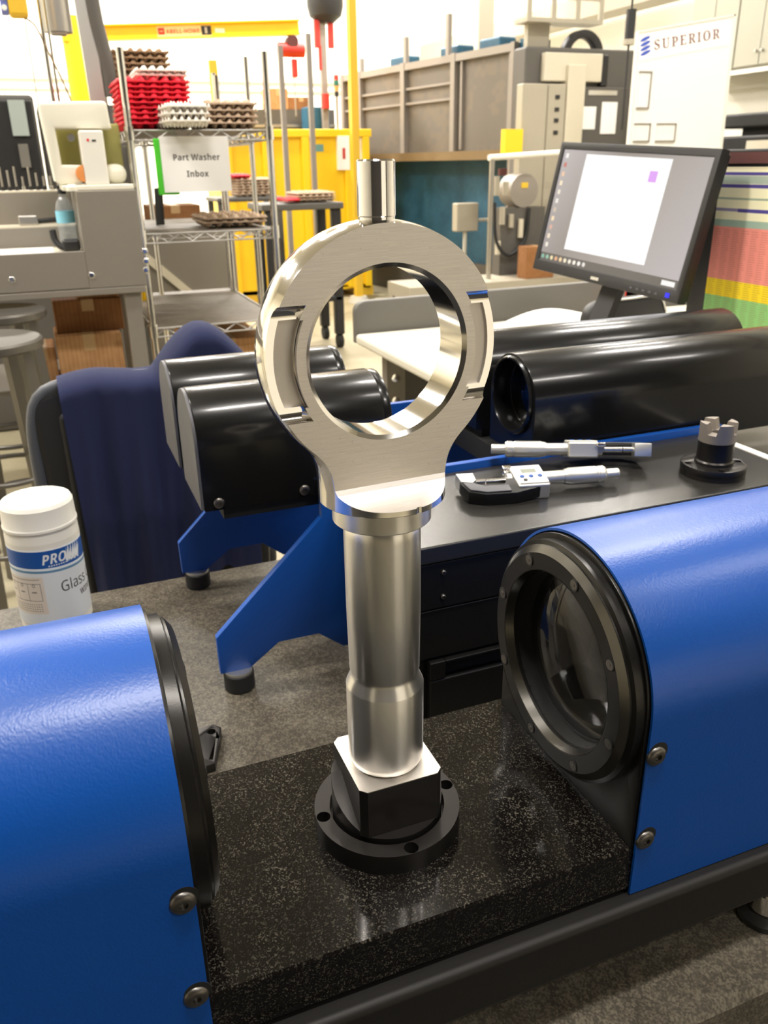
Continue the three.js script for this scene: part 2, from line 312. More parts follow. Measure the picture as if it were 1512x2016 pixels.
{
  P('granite_base', [ext([[-0.111, -0.042], [-0.111, -0.0015], [-0.1095, 0], [0.1025, 0], [0.104, -0.0015], [0.104, -0.042]], -0.66, 0.66, 'x')], M.granite, gauge, 'polished black granite slab');
  for (const [n, a, b] of [[1, 0.063, 0.1185], [-1, -0.1185, -0.063]]) P('rail', bx(-0.95, 0.742, -0.1, -0.0475, a, b, 0.007), M.rail, gauge, 'black steel rail');
  for (const x of [-0.6, 0.0, 0.6]) P('cross_member', bx(x - 0.03, x + 0.03, -0.098, -0.0495, -0.063, 0.063), M.rail, gauge);
  for (const x of [-0.6, 0, 0.6]) for (const z of [-0.09, 0.085]) P('spacer', bx(x - 0.03, x + 0.03, -0.0475, -0.042, z - 0.012, z + 0.012), M.dark, gauge);
  for (const x of [-0.62, 0.338]) for (const z of [-0.09, 0.096]) {
    const f = P('foot', [move(lathe([[0, 0.012], [0.013, 0.012], [0.0145, 0.0135], [0.0145, 0.034], [0.013, 0.0355], [0.008, 0.0355], [0.008, 0.056], [0, 0.056]], 32), x, TAB, z)], M.chrome, gauge, 'chrome levelling foot');
    P('foot_pad', move(lathe([[0, 0], [0.022, 0], [0.022, 0.006], [0.016, 0.012], [0, 0.012]], 32), x, TAB, z), M.rubber, f);
  }
  for (const s of [-1, 1]) {
    const xa = 0.167, xb = s > 0 ? 0.735 : 0.82, ends = s > 0 ? [xa, xb] : [-xb, -xa];
    const outer = flat(archPts(0.107, 0.118, -0.0465)); outer.holes.push(new THREE.Path(archPts(0.1048, 0.118, -0.0466).reverse().map((p) => new THREE.Vector2(...p))));
    const o = archPts(0.107, 0.118, -0.0465), i = archPts(0.1048, 0.118, -0.0465).reverse();
    const cover = P('cover', ext([...o, ...i], ...ends, 'x'), M.blue, gauge, 'blue powder-coated arched sheet-metal cover');
    for (const [dx, y] of [[0.0065, 0.0895], [0.0068, 0.008]]) {
      const x = s * (xa + dx + 0.001);
      P('screw', screwHead(x, y, 0.1068, 0.0084, 'z'), M.boltDark, cover, 'black button-head screw');
      P('screw_slot', cyl(x + 0.0012, y + 0.0032, 0.1067, 0.0088, 0.0008, 'z', 24), M.dark, cover);
    }
    // end plate with the lens bore
    const pl = hole(flat(archPts(0.1035, 0.118, 0.0)), 0, 0.1145, 0.077);
    P('end_plate', ext(pl, ...(s > 0 ? [0.1645, 0.178] : [-0.178, -0.1645]), 'x', 0.0006, 48), M.blackAnod, gauge, 'black anodised end plate');
    const ring = lathe([[0.0745, 0.013], [0.0745, 0.0075], [0.0775, 0.0005], [0.0785, 0], [0.0925, 0], [0.0985, 0.0045], [0.0985, 0.006], [0.102, 0.0075], [0.102, 0.0165], [0.0745, 0.0165]].map(([r, t]) => [r, -t]), 96, 'x');
    const bevelGeo = (pts) => { const g = lathe(pts.map(([r, t]) => [r, 0.0002 - t]), 96, 'x'); if (s > 0) g.rotateY(PI); return g.translate(s * 0.149, 0.1145, 0); };
    if (s > 0) ring.rotateY(PI);
    ring.translate(s * 0.149, 0.1145, 0);
    const rg = P('lens_flange', ring, M.blackAnod, gauge, 'black bevelled lens flange');
    P('outer_bevel', bevelGeo([[0.0925, 0], [0.0985, 0.0045]]), M.bevel, rg, 'worn metallic bevel'); P('inner_bevel', bevelGeo([[0.0745, 0.0075], [0.0775, 0.0005]]), M.bevel, rg, 'worn metallic bevel');
    for (let k = 0; k < 8; k++) {
      const a = PI / 8 + k * PI / 4 + 0.12, y = 0.1145 + 0.0865 * Math.sin(a), z = 0.0865 * Math.cos(a);
      P('bolt', [cyl(s * 0.1488, y, z, 0.0042, 0.0012, 'x', 20), cyl(s * 0.1481, y, z, 0.0016, 0.0004, 'x', 6)], M.boltDark, rg);
      P('bolt_hole', ext(hole(disc(z, y, 0.0055), z, y, 0.0042), ...(s > 0 ? [0.1482, 0.1494] : [-0.1494, -0.1482]), 'x', 0, 16), M.dark, rg);
    }
    // barrel behind the flange, then the lens
    const barrel = lathe([[0.0745, 0], [0.0745, 0.02], [0.070, 0.022], [0.070, 0.15], [0, 0.15]].map(([r, t]) => [r, t]), 64, 'x');
    if (s < 0) barrel.rotateY(PI);
    P('lens_barrel', barrel.translate(s * 0.16, 0.1145, 0), M.dark, gauge);
    const lp = []; for (let k = 0; k <= 20; k++) { const r = 0.0715 * k / 20; lp.push([r, -0.017 * (1 - (r / 0.0715) ** 2)]); }
    lp.push([0.0715, 0.006]); for (let k = 20; k >= 0; k--) { const r = 0.0715 * k / 20; lp.push([r, 0.012 - 0.004 * (1 - (r / 0.0715) ** 2)]); }
    const lens = lathe(lp, 72, 'x'); if (s < 0) lens.rotateY(PI);
    P('lens', lens.translate(s * 0.1715, 0.1145, 0), M.glass, gauge, 'domed glass lens');
    const lens2 = lathe([[0, -0.010], [0.02, -0.009], [0.04, -0.005], [0.052, 0], [0.052, 0.005], [0, 0.005]], 56, 'x'); if (s < 0) lens2.rotateY(PI);
    P('inner_lens', lens2.translate(s * 0.262, 0.1145, 0), M.glass, gauge);
    const cell = lathe([[0.0525, -0.004], [0.0525, 0.006], [0.0699, 0.006], [0.0699, -0.004], [0.0525, -0.004]], 56, 'x'); if (s < 0) cell.rotateY(PI);
    P('lens_cell', cell.translate(s * 0.262, 0.1145, 0), M.dark, gauge);
  }
}

// ---------------------------------------------------------------- round fixture with a square post
{
  const o = T('clamp_fixture', 'round black flanged fixture with square block on black granite', 'fixture', [0, 0, 0]);
  const holes = [[-0.0532, -0.0035], [-0.0012, 0.0533], [0.0533, 0.0005], [0.001, -0.0533]];
  const top = hole(disc(0, 0, 0.0592), 0, 0, 0.0468), low = disc(0, 0, 0.0592);
  for (const [x, z] of holes) hole(top, x, z, 0.0056);
  P('flange', [ext(low, 0, 0.0065, 'y', 0, 64), ext(top, 0.0065, 0.0176, 'y', 0, 64)], M.blackOx, o);
  for (const [x, z] of holes) P('counterbore', cyl(x, 0.0068, z, 0.0053, 0.0006, 'y', 20), M.dark, o);
  // boss: a short cylinder cut by a slope, with two square shoulders standing proud at the back
  const ev = new Evaluator(); ev.useGroups = false;
  const br = (g) => { const b = new Brush(norm(g)); b.updateMatrixWorld(); return b; };
  let boss = br(cyl(0, 0.028, 0, 0.0445, 0.044, 'y', 72));
  boss = ev.evaluate(boss, br(ext([[-0.0165, 0.06], [-0.0165, 0.0515], [0.034, 0.021], [0.06, 0.021], [0.06, 0.06]], -0.06, 0.06, 'x')), SUBTRACTION);
  boss.updateMatrixWorld();
  P('boss', boss.geometry, M.blackOx, o);
  const c = 0.005, a = 0.0338, b = 0.0352;
  const sq = [[-a + c, b], [a - c, b], [a, b - c], [a, -b + c], [a - c, -b], [-a + c, -b], [-a, -b + c], [-a, b - c]];
  P('block', ext(sq, 0.0205, 0.0645, 'y'), M.blackOx, o);
  P('block_face', ext(sq, 0.0645, 0.0652, 'y'), M.steelSoft, o, 'bare ground steel top');
}

// ---------------------------------------------------------------- the machined part
{
  const o = T('machined_yoke', 'bright machined steel part with a large round eye, standing upright on the fixture', 'machined part', [0, 0.0652, 0]);
  origin.set(o, [0, 0, 0]); o.position.set(0, 0.0652, 0);
  const YC = 0.389, RS = 0.0802, ZF = 0.017;
  const prof = [];
  for (let k = 0; k <= 60; k++) { const t = PI / 2 - k / 60 * (PI / 2 + 0.79); prof.push([Math.max(RS * Math.cos(t), 0.0001), YC + RS * Math.sin(t)]); }
  // concave run from the ball down to the collar
  const p0 = prof[prof.length - 1];
  const bez = new THREE.CubicBezierCurve(new THREE.Vector2(...p0), new THREE.Vector2(p0[0] - 0.0085, p0[1] - 0.0085), new THREE.Vector2(0.0442, 0.3165), new THREE.Vector2(0.0438, 0.3005));
  for (const q of bez.getPoints(16).slice(1)) prof.push([q.x, q.y]);
  prof.push([0.0438, 0.2892], [0.0432, 0.2886], [0.0001, 0.2886]);
  const ev = new Evaluator(); ev.useGroups = true;
  const B = (g, m) => { const b = new Brush(norm(g), m); b.updateMatrixWorld(); return b; };
  let head = B(lathe(prof.slice().reverse(), 144), M.steelPolish);
  const cutter = (s) => {                          // flat face with a swept foot, (z,y) drawn along x
    const pts = [[ZF, 0.60], [ZF, 0.3035]];
    for (let k = 1; k <= 14; k++) { const t = k / 14; pts.push([ZF + 0.0268 * t, 0.3015 - 0.0088 * (1 - (1 - t) ** 2)]); }
    pts.push([0.12, 0.2925], [0.12, 0.60]);
    return ext(pts.map(([z, y]) => [s * z, y]), -0.12, 0.12, 'x');
  };
  const scaleUV = (g) => { const q = norm(g); planarUV(q); return q; };
  for (const s of [1, -1]) { head = ev.evaluate(head, B(scaleUV(cutter(s)), M.steelMill), SUBTRACTION); head.updateMatrixWorld(); }
  // bore
  const bore = cyl(0, YC, 0, 0.0528, 0.2, 'z', 128);
  head = ev.evaluate(head, B(bore, M.steelPolish), SUBTRACTION); head.updateMatrixWorld();
  for (const s of [1, -1]) { const ch = lathe([[0.0001, 0], [0.0528 - 0.001, 0], [0.0558 + 0.001, 0.004], [0.0001, 0.004]].map(([r, t]) => [r, t - 0.003]), 128, 'z'); if (s < 0) ch.rotateX(PI); head = ev.evaluate(head, B(ch.translate(0, YC, s * ZF), M.steelPolish), SUBTRACTION); head.updateMatrixWorld(); }
  // side pockets in both faces
  for (const s of [1, -1]) {
    const d = 0.0058, pk = [[ZF + 0.02, 0.040], [ZF, 0.0355]];
    for (let k = 1; k <= 8; k++) { const t = k / 8 * PI / 2; pk.push([ZF - d * Math.sin(t), 0.0355 - 0.0075 * (1 - Math.cos(t))]); }
    const full = [...pk, ...pk.slice().reverse().map(([z, y]) => [z, -y])];
    let pocket = B(ext(full.map(([z, y]) => [s * z, YC - 0.001 + y]), -0.12, 0.12, 'x'), M.steelPolish);
    const keep = lathe([[0.0001, -0.03], [0.0608, -0.03], [0.0608, -0.006], [0.0618, -0.003], [0.0640, 0], [0.0640, 0.03], [0.0001, 0.03]].map(([r, t]) => [r, t]), 96, 'z');
    if (s < 0) keep.rotateX(PI);
    pocket = ev.evaluate(pocket, B(keep.translate(0, YC, s * ZF), M.steelPolish), SUBTRACTION); pocket.updateMatrixWorld();
    head = ev.evaluate(head, pocket, SUBTRACTION); head.updateMatrixWorld();
    // deeper arc channel
    const chn = [[0.0618, -d + 0.0005], [0.0625, -d - 0.0022], [0.0738, -d - 0.0022], [0.0745, -d + 0.0005], [0.0745, 0.01], [0.0618, 0.01]];
    let arc = B(lathe([...chn, chn[0]], 128, 'z').rotateX(s < 0 ? PI : 0).translate(0, YC, s * ZF), M.steelMill);
    const limit = B(bx(-0.12, 0.12, YC - 0.0275, YC + 0.026, -0.05, 0.05), M.steelMill);
    arc = ev.evaluate(arc, limit, INTERSECTION); arc.updateMatrixWorld();
    head = ev.evaluate(head, arc, SUBTRACTION); head.updateMatrixWorld();
  }
  // small notch in the collar rim
  head = ev.evaluate(head, B(cyl(0.0085, 0.292, 0.0445, 0.0032, 0.02, 'y', 20), M.steelPolish), SUBTRACTION); head.updateMatrixWorld();
  const hg = head.geometry; const hm = shadowed(new THREE.Mesh(hg, head.material)); hm.name = 'eye_head'; o.add(hm);
  const turned = (name, pts, m, seg = 288) => { const g = kept(lathe(pts, seg)); const q = P(name, g, m, o); return q; };
  turned('stub', [[0, 0.4600], [0.0112, 0.4600], [0.0112, 0.4700], [0.0116, 0.4706], [0.0116, 0.5010], [0.0108, 0.5020], [0.0060, 0.5020], [0.0050, 0.5005], [0, 0.5005]], M.steelPolish);
  turned('collar', [[0, 0.2718], [0.0272, 0.2718], [0.0338, 0.2718], [0.0346, 0.2726], [0.0346, 0.2886], [0, 0.2886]], M.steelTurn);
  const neck = []; for (let k = 0; k <= 8; k++) { const t = k / 8 * PI / 2; neck.push([0.0242 + 0.0032 * Math.sin(t), 0.2718 - 0.0105 * (1 - Math.cos(t))]); }
  turned('shaft', [[0, 0.0652], [0.0265, 0.0652], [0.0278, 0.0660], [0.0292, 0.0700], [0.0294, 0.0720], [0.0297, 0.1355], [0.0294, 0.1364], [0.0262, 0.1440], [0.0256, 0.1462], [0.0258, 0.1480], [0.0265, 0.1500], [0.0273, 0.2], ...neck.slice().reverse().map(([r, y]) => [r, y]), [0.0242, 0.2720]], M.steelTurn);
  for (const m of o.children) m.geometry.translate(0, -0.0652, 0);
  o.rotation.y = 0.05;
}

// ---------------------------------------------------------------- rear gauge: blue side plates, black housings and long tubes
{
  const o = T('rear_gauge', 'black twin-tube optical gauge on blue side plates behind the drawer cabinet', 'gauge', [0.35, TAB, -0.62]);
  for (const z of [-0.4655, -0.7855]) {
    const s = flat([[-0.0595, -0.0705], [0.0913, 0.0763], [0.0913, 0.121], [0.7385, 0.121], [0.745, 0.1145], [0.745, -0.124], [0.665, -0.124], [0.63, -0.0955], [0.6, -0.0955], [0.24, -0.0955], [0.21, -0.0955], [0.18, -0.124], [0.1145, -0.124], [0.0796, -0.0955], [0.0232, -0.0955], [-0.0185, -0.1258], [-0.0585, -0.1258]]);
    const pl = P('side_plate', ext(s, z, z + 0.0105, 'z', 0.0006), M.bluePlate, o, 'blue painted side plate');
    for (const x of [-0.034, 0.7225]) {
      P('foot', move(lathe([[0, 0], [0.0185, 0], [0.0205, 0.002], [0.0205, 0.0245], [0.0195, 0.0255], [0, 0.0255]], 32), x, TAB, z + 0.005), M.rubber, pl);
      P('foot_washer', cyl(x, TAB + 0.0275, z + 0.005, 0.0185, 0.004), M.satin, pl);
    }
  }
  const cy = 0.181, R2 = 0.064;
  const arch2 = (r, bot) => archPts(r, cy, bot, 36);
  for (const zc of [-0.535, -0.709]) {
    const sh = (pts) => flat(pts.map(([z, y]) => [z + zc, y]));
    const h = P('housing', ext(sh(arch2(R2, 0.102)), -0.0545, 0.1885, 'x', 0.001, 24), M.tube, o, 'black arched housing');
    P('end_cap', ext(sh(arch2(R2 - 0.001, 0.104)), -0.0585, -0.0545, 'x', 0.0006), M.plasticGrey, h, 'grey flat end cap');
    P('end_band', ext(sh(arch2(R2 - 0.0015, 0.103)), 0.1885, 0.2005, 'x', 0.0015), M.tube, h);
    P('mount', bx(-0.03, 0.16, 0.085, 0.102, zc - 0.055, zc + 0.055), M.dark, h);
    for (const x of [-0.036, 0.075]) P('screw', screwHead(x, 0.1115, zc + R2 + 0.0005, 0.0072, 'z'), M.boltDark, h, 'steel button-head screw');
    const tubeShape = sh(arch2(R2, 0.1)); hole(tubeShape, zc, 0.184, 0.0535);
    const t = P('tube', ext(tubeShape, 0.414, 0.952, 'x', 0.001, 36), M.tube, o, 'long black glossy tube');
    const ring = lathe([[0.0515, 0.03], [0.0515, 0.004], [0.0528, 0.0], [0.0555, 0], [0.0575, 0.0025], [0.0575, 0.006], [0.0535, 0.006], [0.0535, 0.03]].map(([r, q]) => [r, -q]), 64, 'x').rotateY(PI);
    P('lens_ring', ring.translate(0.4095, 0.184, zc), M.tube, t);
    P('lens', lathe([[0, -0.008], [0.02, -0.0068], [0.04, -0.003], [0.0514, 0], [0.0514, 0.006], [0, 0.006]], 48, 'x').translate(0.44, 0.184, zc), M.glass, t);
    P('tube_back', cyl(0.5, 0.184, zc, 0.053, 0.01, 'x', 32), M.dark, t);
    P('tube_base', bx(0.43, 0.73, 0.075, 0.1, zc - 0.055, zc + 0.055), M.dark, t);
  }
  for (const x of [0.12, 0.42, 0.7]) P('cross_bar', bx(x, x + 0.03, 0.05, 0.084, -0.775, -0.4655), M.dark, o);
}

// ---------------------------------------------------------------- black drawer cabinet in front of the rear gauge
const CT = 0.112;
{
  const o = T('drawer_cabinet', 'low black steel drawer cabinet with micrometers on top', 'cabinet', [0.42, TAB, -0.35]);
  P('top', bx(0.118, 0.70, 0.091, CT, -0.453, -0.247, 0.0025), M.cabinetTop, o, 'black textured steel top');
  P('edge_strip', bx(0.7, 0.7135, 0.093, CT + 0.001, -0.45, -0.25, 0.001), M.whitePlastic, o, 'white edge strip');
  P('body', bx(0.135, 0.7, TAB, 0.091, -0.45, -0.258), M.blackPaint, o);
  const p1 = P('front_panel', bx(0.13, 0.7, 0.0325, 0.0895, -0.258, -0.2495, 0.001), M.blackPaint, o);
  for (const y of [0.0775, 0.0468]) P('screw', screwHead(0.1685, y, -0.2493, 0.0032, 'z'), M.boltDark, p1);
  P('front_panel', bx(0.13, 0.7, -0.034, 0.0295, -0.258, -0.2515, 0.001), M.blackPaint, o);
  const d = P('drawer', [bx(0.1525, 0.7, -0.062, -0.0385, -0.258, -0.2585 + 0.0015), bx(0.1525, 0.172, -0.062, -0.0378, -0.258, -0.246, 0.0015), bx(0.1525, 0.69, -0.150, -0.0625, -0.258, -0.246, 0.002), bx(0.172, 0.69, -0.0405, -0.0378, -0.258, -0.246, 0.001)], M.blackPaint, o, 'black drawer with recessed pull');
  P('recess', bx(0.173, 0.688, -0.0622, -0.0406, -0.2575, -0.2565), M.dark, d);
}

// ---------------------------------------------------------------- micrometers
function micrometer(label, pos, turn, tilt) {      // built along +x: anvil at 0, ratchet at 0.2; lying flat, frame reaching to +z
  const o = T('micrometer', label, 'micrometer', [0, 0, 0], 'micrometers on the black cabinet');
  const y = 0.0145;
  const fr = new THREE.Shape(); fr.moveTo(-0.012, -0.007); fr.lineTo(0.004, -0.007); fr.lineTo(0.004, 0.012); fr.quadraticCurveTo(0.008, 0.024, 0.024, 0.024); fr.lineTo(0.042, 0.02); fr.lineTo(0.046, 0.0075); fr.lineTo(0.086, 0.0075); fr.lineTo(0.086, 0.033); fr.lineTo(0.05, 0.045); fr.lineTo(0.012, 0.045); fr.lineTo(-0.008, 0.036); fr.lineTo(-0.014, 0.015); fr.closePath();
  P('frame', ext(fr, y - 0.0085, y + 0.0075, 'y', 0.0015), M.blackPaint, o, 'black plated frame');
  P('frame_grip', [ext([[-0.011, 0.016], [0.002, 0.018], [0.014, 0.027], [0.044, 0.027], [0.044, 0.042], [0.013, 0.042], [-0.006, 0.034]], y + 0.0075, y + 0.0095, 'y', 0.0006)], M.plasticGrey, o, 'grey grip plate');
  P('anvil_block', [ext([[-0.015, -0.009], [0.007, -0.009], [0.007, 0.009], [0.001, 0.016], [-0.013, 0.012]], y - 0.009, y + 0.009, 'y', 0.001)], M.satin, o);
  P('anvil', cyl(0.013, y, 0, 0.0036, 0.016, 'x', 20), M.chrome, o);
  P('spindle', cyl(0.036, y, 0, 0.0036, 0.028, 'x', 20), M.chrome, o);
  const lk = P('lock', cyl(0.054, y + 0.002, -0.012, 0.006, 0.006, 'z', 20), M.chrome, o); P('lock_lever', bx(0.048, 0.06, y + 0.004, y + 0.010, -0.022, -0.014, 0.002), M.chrome, lk);
  P('collar', cyl(0.052, y, 0, 0.0085, 0.006, 'x', 24), M.satin, o);
  const body = P('display_housing', bx(0.056, 0.096, y - 0.011, y + 0.0105, -0.016, 0.034, 0.003), M.satin, o, 'silver display housing');
  P('display_face', bx(0.0575, 0.0945, y + 0.0103, y + 0.0122, -0.014, 0.031, 0.0008), M.whitePlastic, body);
  P('lcd', bx(0.0665, 0.0855, y + 0.0121, y + 0.0126, -0.004, 0.006), std({ color: lin(0.28, 0.30, 0.25), roughness: 0.2 }), body, 'liquid crystal display');
  for (const x of [0.064, 0.0755, 0.087]) P('button', cyl(x, y + 0.0126, 0.0155, 0.0029, 0.0016, 'y', 20), std({ color: lin(0.01, 0.07, 0.32), roughness: 0.35 }), body, 'small blue button');
  P('button', cyl(0.066, y + 0.0126, 0.0245, 0.0026, 0.0016, 'y', 20), M.blackPlastic, body);
  P('sleeve', lathe([[0.0085, 0.096], [0.0085, 0.124], [0.0094, 0.127]].map(([r, t]) => [r, t]), 32, 'x').translate(0, y, 0), M.satin, o);
  P('thimble', lathe([[0.0094, 0.124], [0.0104, 0.129], [0.0112, 0.131], [0.0112, 0.166], [0.0105, 0.1675], [0.0105, 0.1685], [0.0112, 0.170], [0.0112, 0.176], [0.0095, 0.179], [0, 0.179]].map(([r, t]) => [r, t]), 40, 'x').translate(0, y, 0), M.satin, o, 'knurled silver thimble');
  P('ratchet', lathe([[0.0066, 0.179], [0.0066, 0.196], [0.0058, 0.1975], [0, 0.1975]], 28, 'x').translate(0, y, 0), M.satin, o);
  o.position.set(...pos); o.rotation.set(tilt, turn, 0, 'YXZ'); return o;
}
micrometer('silver digital micrometer lying face up with three blue buttons', [0.262, CT + 0.0005, -0.375], -0.24, 0.14);
micrometer('silver digital micrometer seen from behind its display, thimble towards the round eye', [0.512, CT + 0.012, -0.362], PI - 0.44, 0.30);

{ // gauge tip holder
  const o = T('castle_fixture', 'small black flanged holder topped by a grey castle-notched steel tip', 'fixture', [0.592, CT, -0.309]);
  const x = 0.592, z = -0.309;
  const fl = disc(0, 0, 0.0415); for (const a of [0.3, 2.0, 3.5, 5.2]) hole(fl, 0.0335 * Math.cos(a), 0.0335 * Math.sin(a), 0.0042);
  P('flange', [ext(fl, 0.006, 0.0155, 'y', 0.0008, 40).translate(x, CT, z), cyl(x, CT + 0.003, z, 0.0412, 0.006, 'y', 48)], M.blackOx, o);
  P('post', lathe([[0.0245, 0.0155], [0.0245, 0.019], [0.0228, 0.021], [0.0228, 0.044], [0.0236, 0.046], [0, 0.046]], 48).translate(x, CT, z), M.blackOx, o);
  const ev = new Evaluator(); ev.useGroups = false; const br = (g) => { const b = new Brush(norm(g)); b.updateMatrixWorld(); return b; };
  let tip = br(cyl(x, CT + 0.0585, z, 0.0232, 0.025, 'y', 56));
  for (const a of [0.5, 0.5 + PI / 2]) {
    const g = ext([[-0.0115, 0.02], [-0.0055, -0.0095], [0.0055, -0.0095], [0.0115, 0.02]], -0.05, 0.05, 'x').rotateY(a).translate(x, CT + 0.0668, z);
    tip = ev.evaluate(tip, br(g), SUBTRACTION); tip.updateMatrixWorld();
  }
  tip = ev.evaluate(tip, br(cyl(x, CT + 0.066, z, 0.0075, 0.03)), SUBTRACTION);
  P('tip', tip.geometry, std({ color: lin(0.25, 0.22, 0.19), metalness: 0.5, roughness: 0.5 }), o, 'grey notched steel tip');
}
{ // slotted clamp on the plate behind the base
  const o = T('slotted_clamp', 'small dark slotted clamp plate with round knob lying behind the granite base', 'clamp', [-0.105, TAB, -0.335]);
  const s = hole(flat([[-0.128, -0.372], [-0.086, -0.376], [-0.078, -0.366], [-0.082, -0.35], [-0.098, -0.302], [-0.112, -0.300], [-0.134, -0.345]]), -0.0905, -0.362, 0.0052);
  const sl = new THREE.Path([[-0.0885, -0.346], [-0.0845, -0.344], [-0.099, -0.309], [-0.103, -0.311]].map((p) => new THREE.Vector2(...p))); s.holes.push(sl);
  P('plate', ext(s, TAB, TAB + 0.012, 'y', 0.0008), M.blackOx, o);
  P('knob', move(lathe([[0.011, 0.012], [0.013, 0.014], [0.013, 0.034], [0.0115, 0.036], [0, 0.036]], 32), -0.124, TAB, -0.356), M.blackOx, o);
}

// ---------------------------------------------------------------- tub of wipes
{
  const cx = -0.259, cz = -0.758;
  const o = T('wipes_tub', 'white round tub of glass cleaner wipes with a blue banded label', 'tub', [cx, TAB, cz]);
  P('body', move(lathe([[0, 0], [0.050, 0], [0.0525, 0.004], [0.0525, 0.155], [0.0515, 0.166], [0.0515, 0.17]], 64), cx, TAB, cz), M.whitePlastic, o);
  P('lid', move(lathe([[0.0532, 0.166], [0.0532, 0.1695], [0.0522, 0.1715], [0.0516, 0.199], [0.0485, 0.2045], [0.042, 0.2052], [0.0405, 0.204], [0, 0.204]], 64), cx, TAB, cz), M.whitePlastic, o, 'white snap lid');
  const tex = canvasTex(2048, 700, (g, w, h) => {     // wraps round: u = 0 .. 1
    g.fillStyle = '#d9dde2'; g.fillRect(0, 0, w, h);
    const band = (y0, y1, c) => { g.fillStyle = c; g.beginPath(); for (let x = 0; x <= w; x += 8) g.lineTo(x, y0(x)); for (let x = w; x >= 0; x -= 8) g.lineTo(x, y1(x)); g.closePath(); g.fill(); };
    g.fillStyle = '#e9e5da'; g.fillRect(0, 0, w, 60);
    const wv = (x) => 16 * Math.sin((x - 1250) / 330);
    band((x) => 40 + wv(x) * 0.4, (x) => 56 + wv(x) * 0.4, '#f4f5f6');
    band((x) => 56 + wv(x) * 0.4, (x) => 205 + wv(x), '#0a4f9e');
    band((x) => 205 + wv(x), (x) => 226 + wv(x), '#dfe7ee');
    band((x) => 226 + wv(x), (x) => 246 + wv(x), '#5c86a8');
    for (const off of [0]) {
      g.fillStyle = '#e4e6e8'; g.font = 'bold italic 116px sans-serif'; g.fillText('PRO', 1130 + off, 170);
      g.font = 'bold 26px sans-serif'; g.save(); g.translate(1190 + off, 196); g.restore();
      for (let k = 0; k < 26; k++) { g.beginPath(); g.moveTo(1350 + off + k * 6, 170 + 24 * Math.sin(k * 2.7)); g.lineTo(1375 + off + k * 7, 60 + 30 * Math.sin(k * 1.3)); g.lineTo(1366 + off + k * 6, 178 + 20 * Math.sin(k * 1.9)); g.fill(); }
      for (let k = 0; k < 8; k++) g.fillRect(1190 + off + k * 22, 182, 14, 10);
      g.fillStyle = '#15171a'; g.font = '128px sans-serif'; g.fillText('Glass Cleaner', 1260 + off, 430); g.font = 'bold 70px sans-serif'; g.fillText('WIPES', 1450 + off, 520);
    }
    g.fillStyle = '#d9cfc4'; g.fillRect(560, 270, 560, 330);
    g.strokeStyle = '#4a4640'; g.lineWidth = 4; g.beginPath(); g.moveTo(600, 296); g.lineTo(1090, 292); g.stroke();
    for (let k = 0; k < 4; k++) g.strokeRect(600 + k * 122, 330, 122, 150);
    g.fillStyle = '#4a4640'; for (let k = 0; k < 4; k++) { g.fillRect(635 + k * 122, 400, 46, 8); g.beginPath(); g.arc(660 + k * 122, 345, 12, 0, 7); g.stroke(); }
    for (let r = 0; r < 4; r++) for (let k = 0; k < 22; k++) g.fillRect(600 + k * 22, 510 + r * 20, 12, 6);
  });
  tex.wrapS = THREE.RepeatWrapping;
  const lab = new THREE.CylinderGeometry(0.0529, 0.0529, 0.132, 96, 1, true, 0, 2 * PI).translate(0, 0.083, 0);
  lab.rotateY(TUBTURN());
  P('label', kept(lab.translate(cx, TAB, cz)), std({ map: tex, roughness: 0.45 }), o, 'blue and grey printed label');
}
function TUBTURN() { return -3.6; }

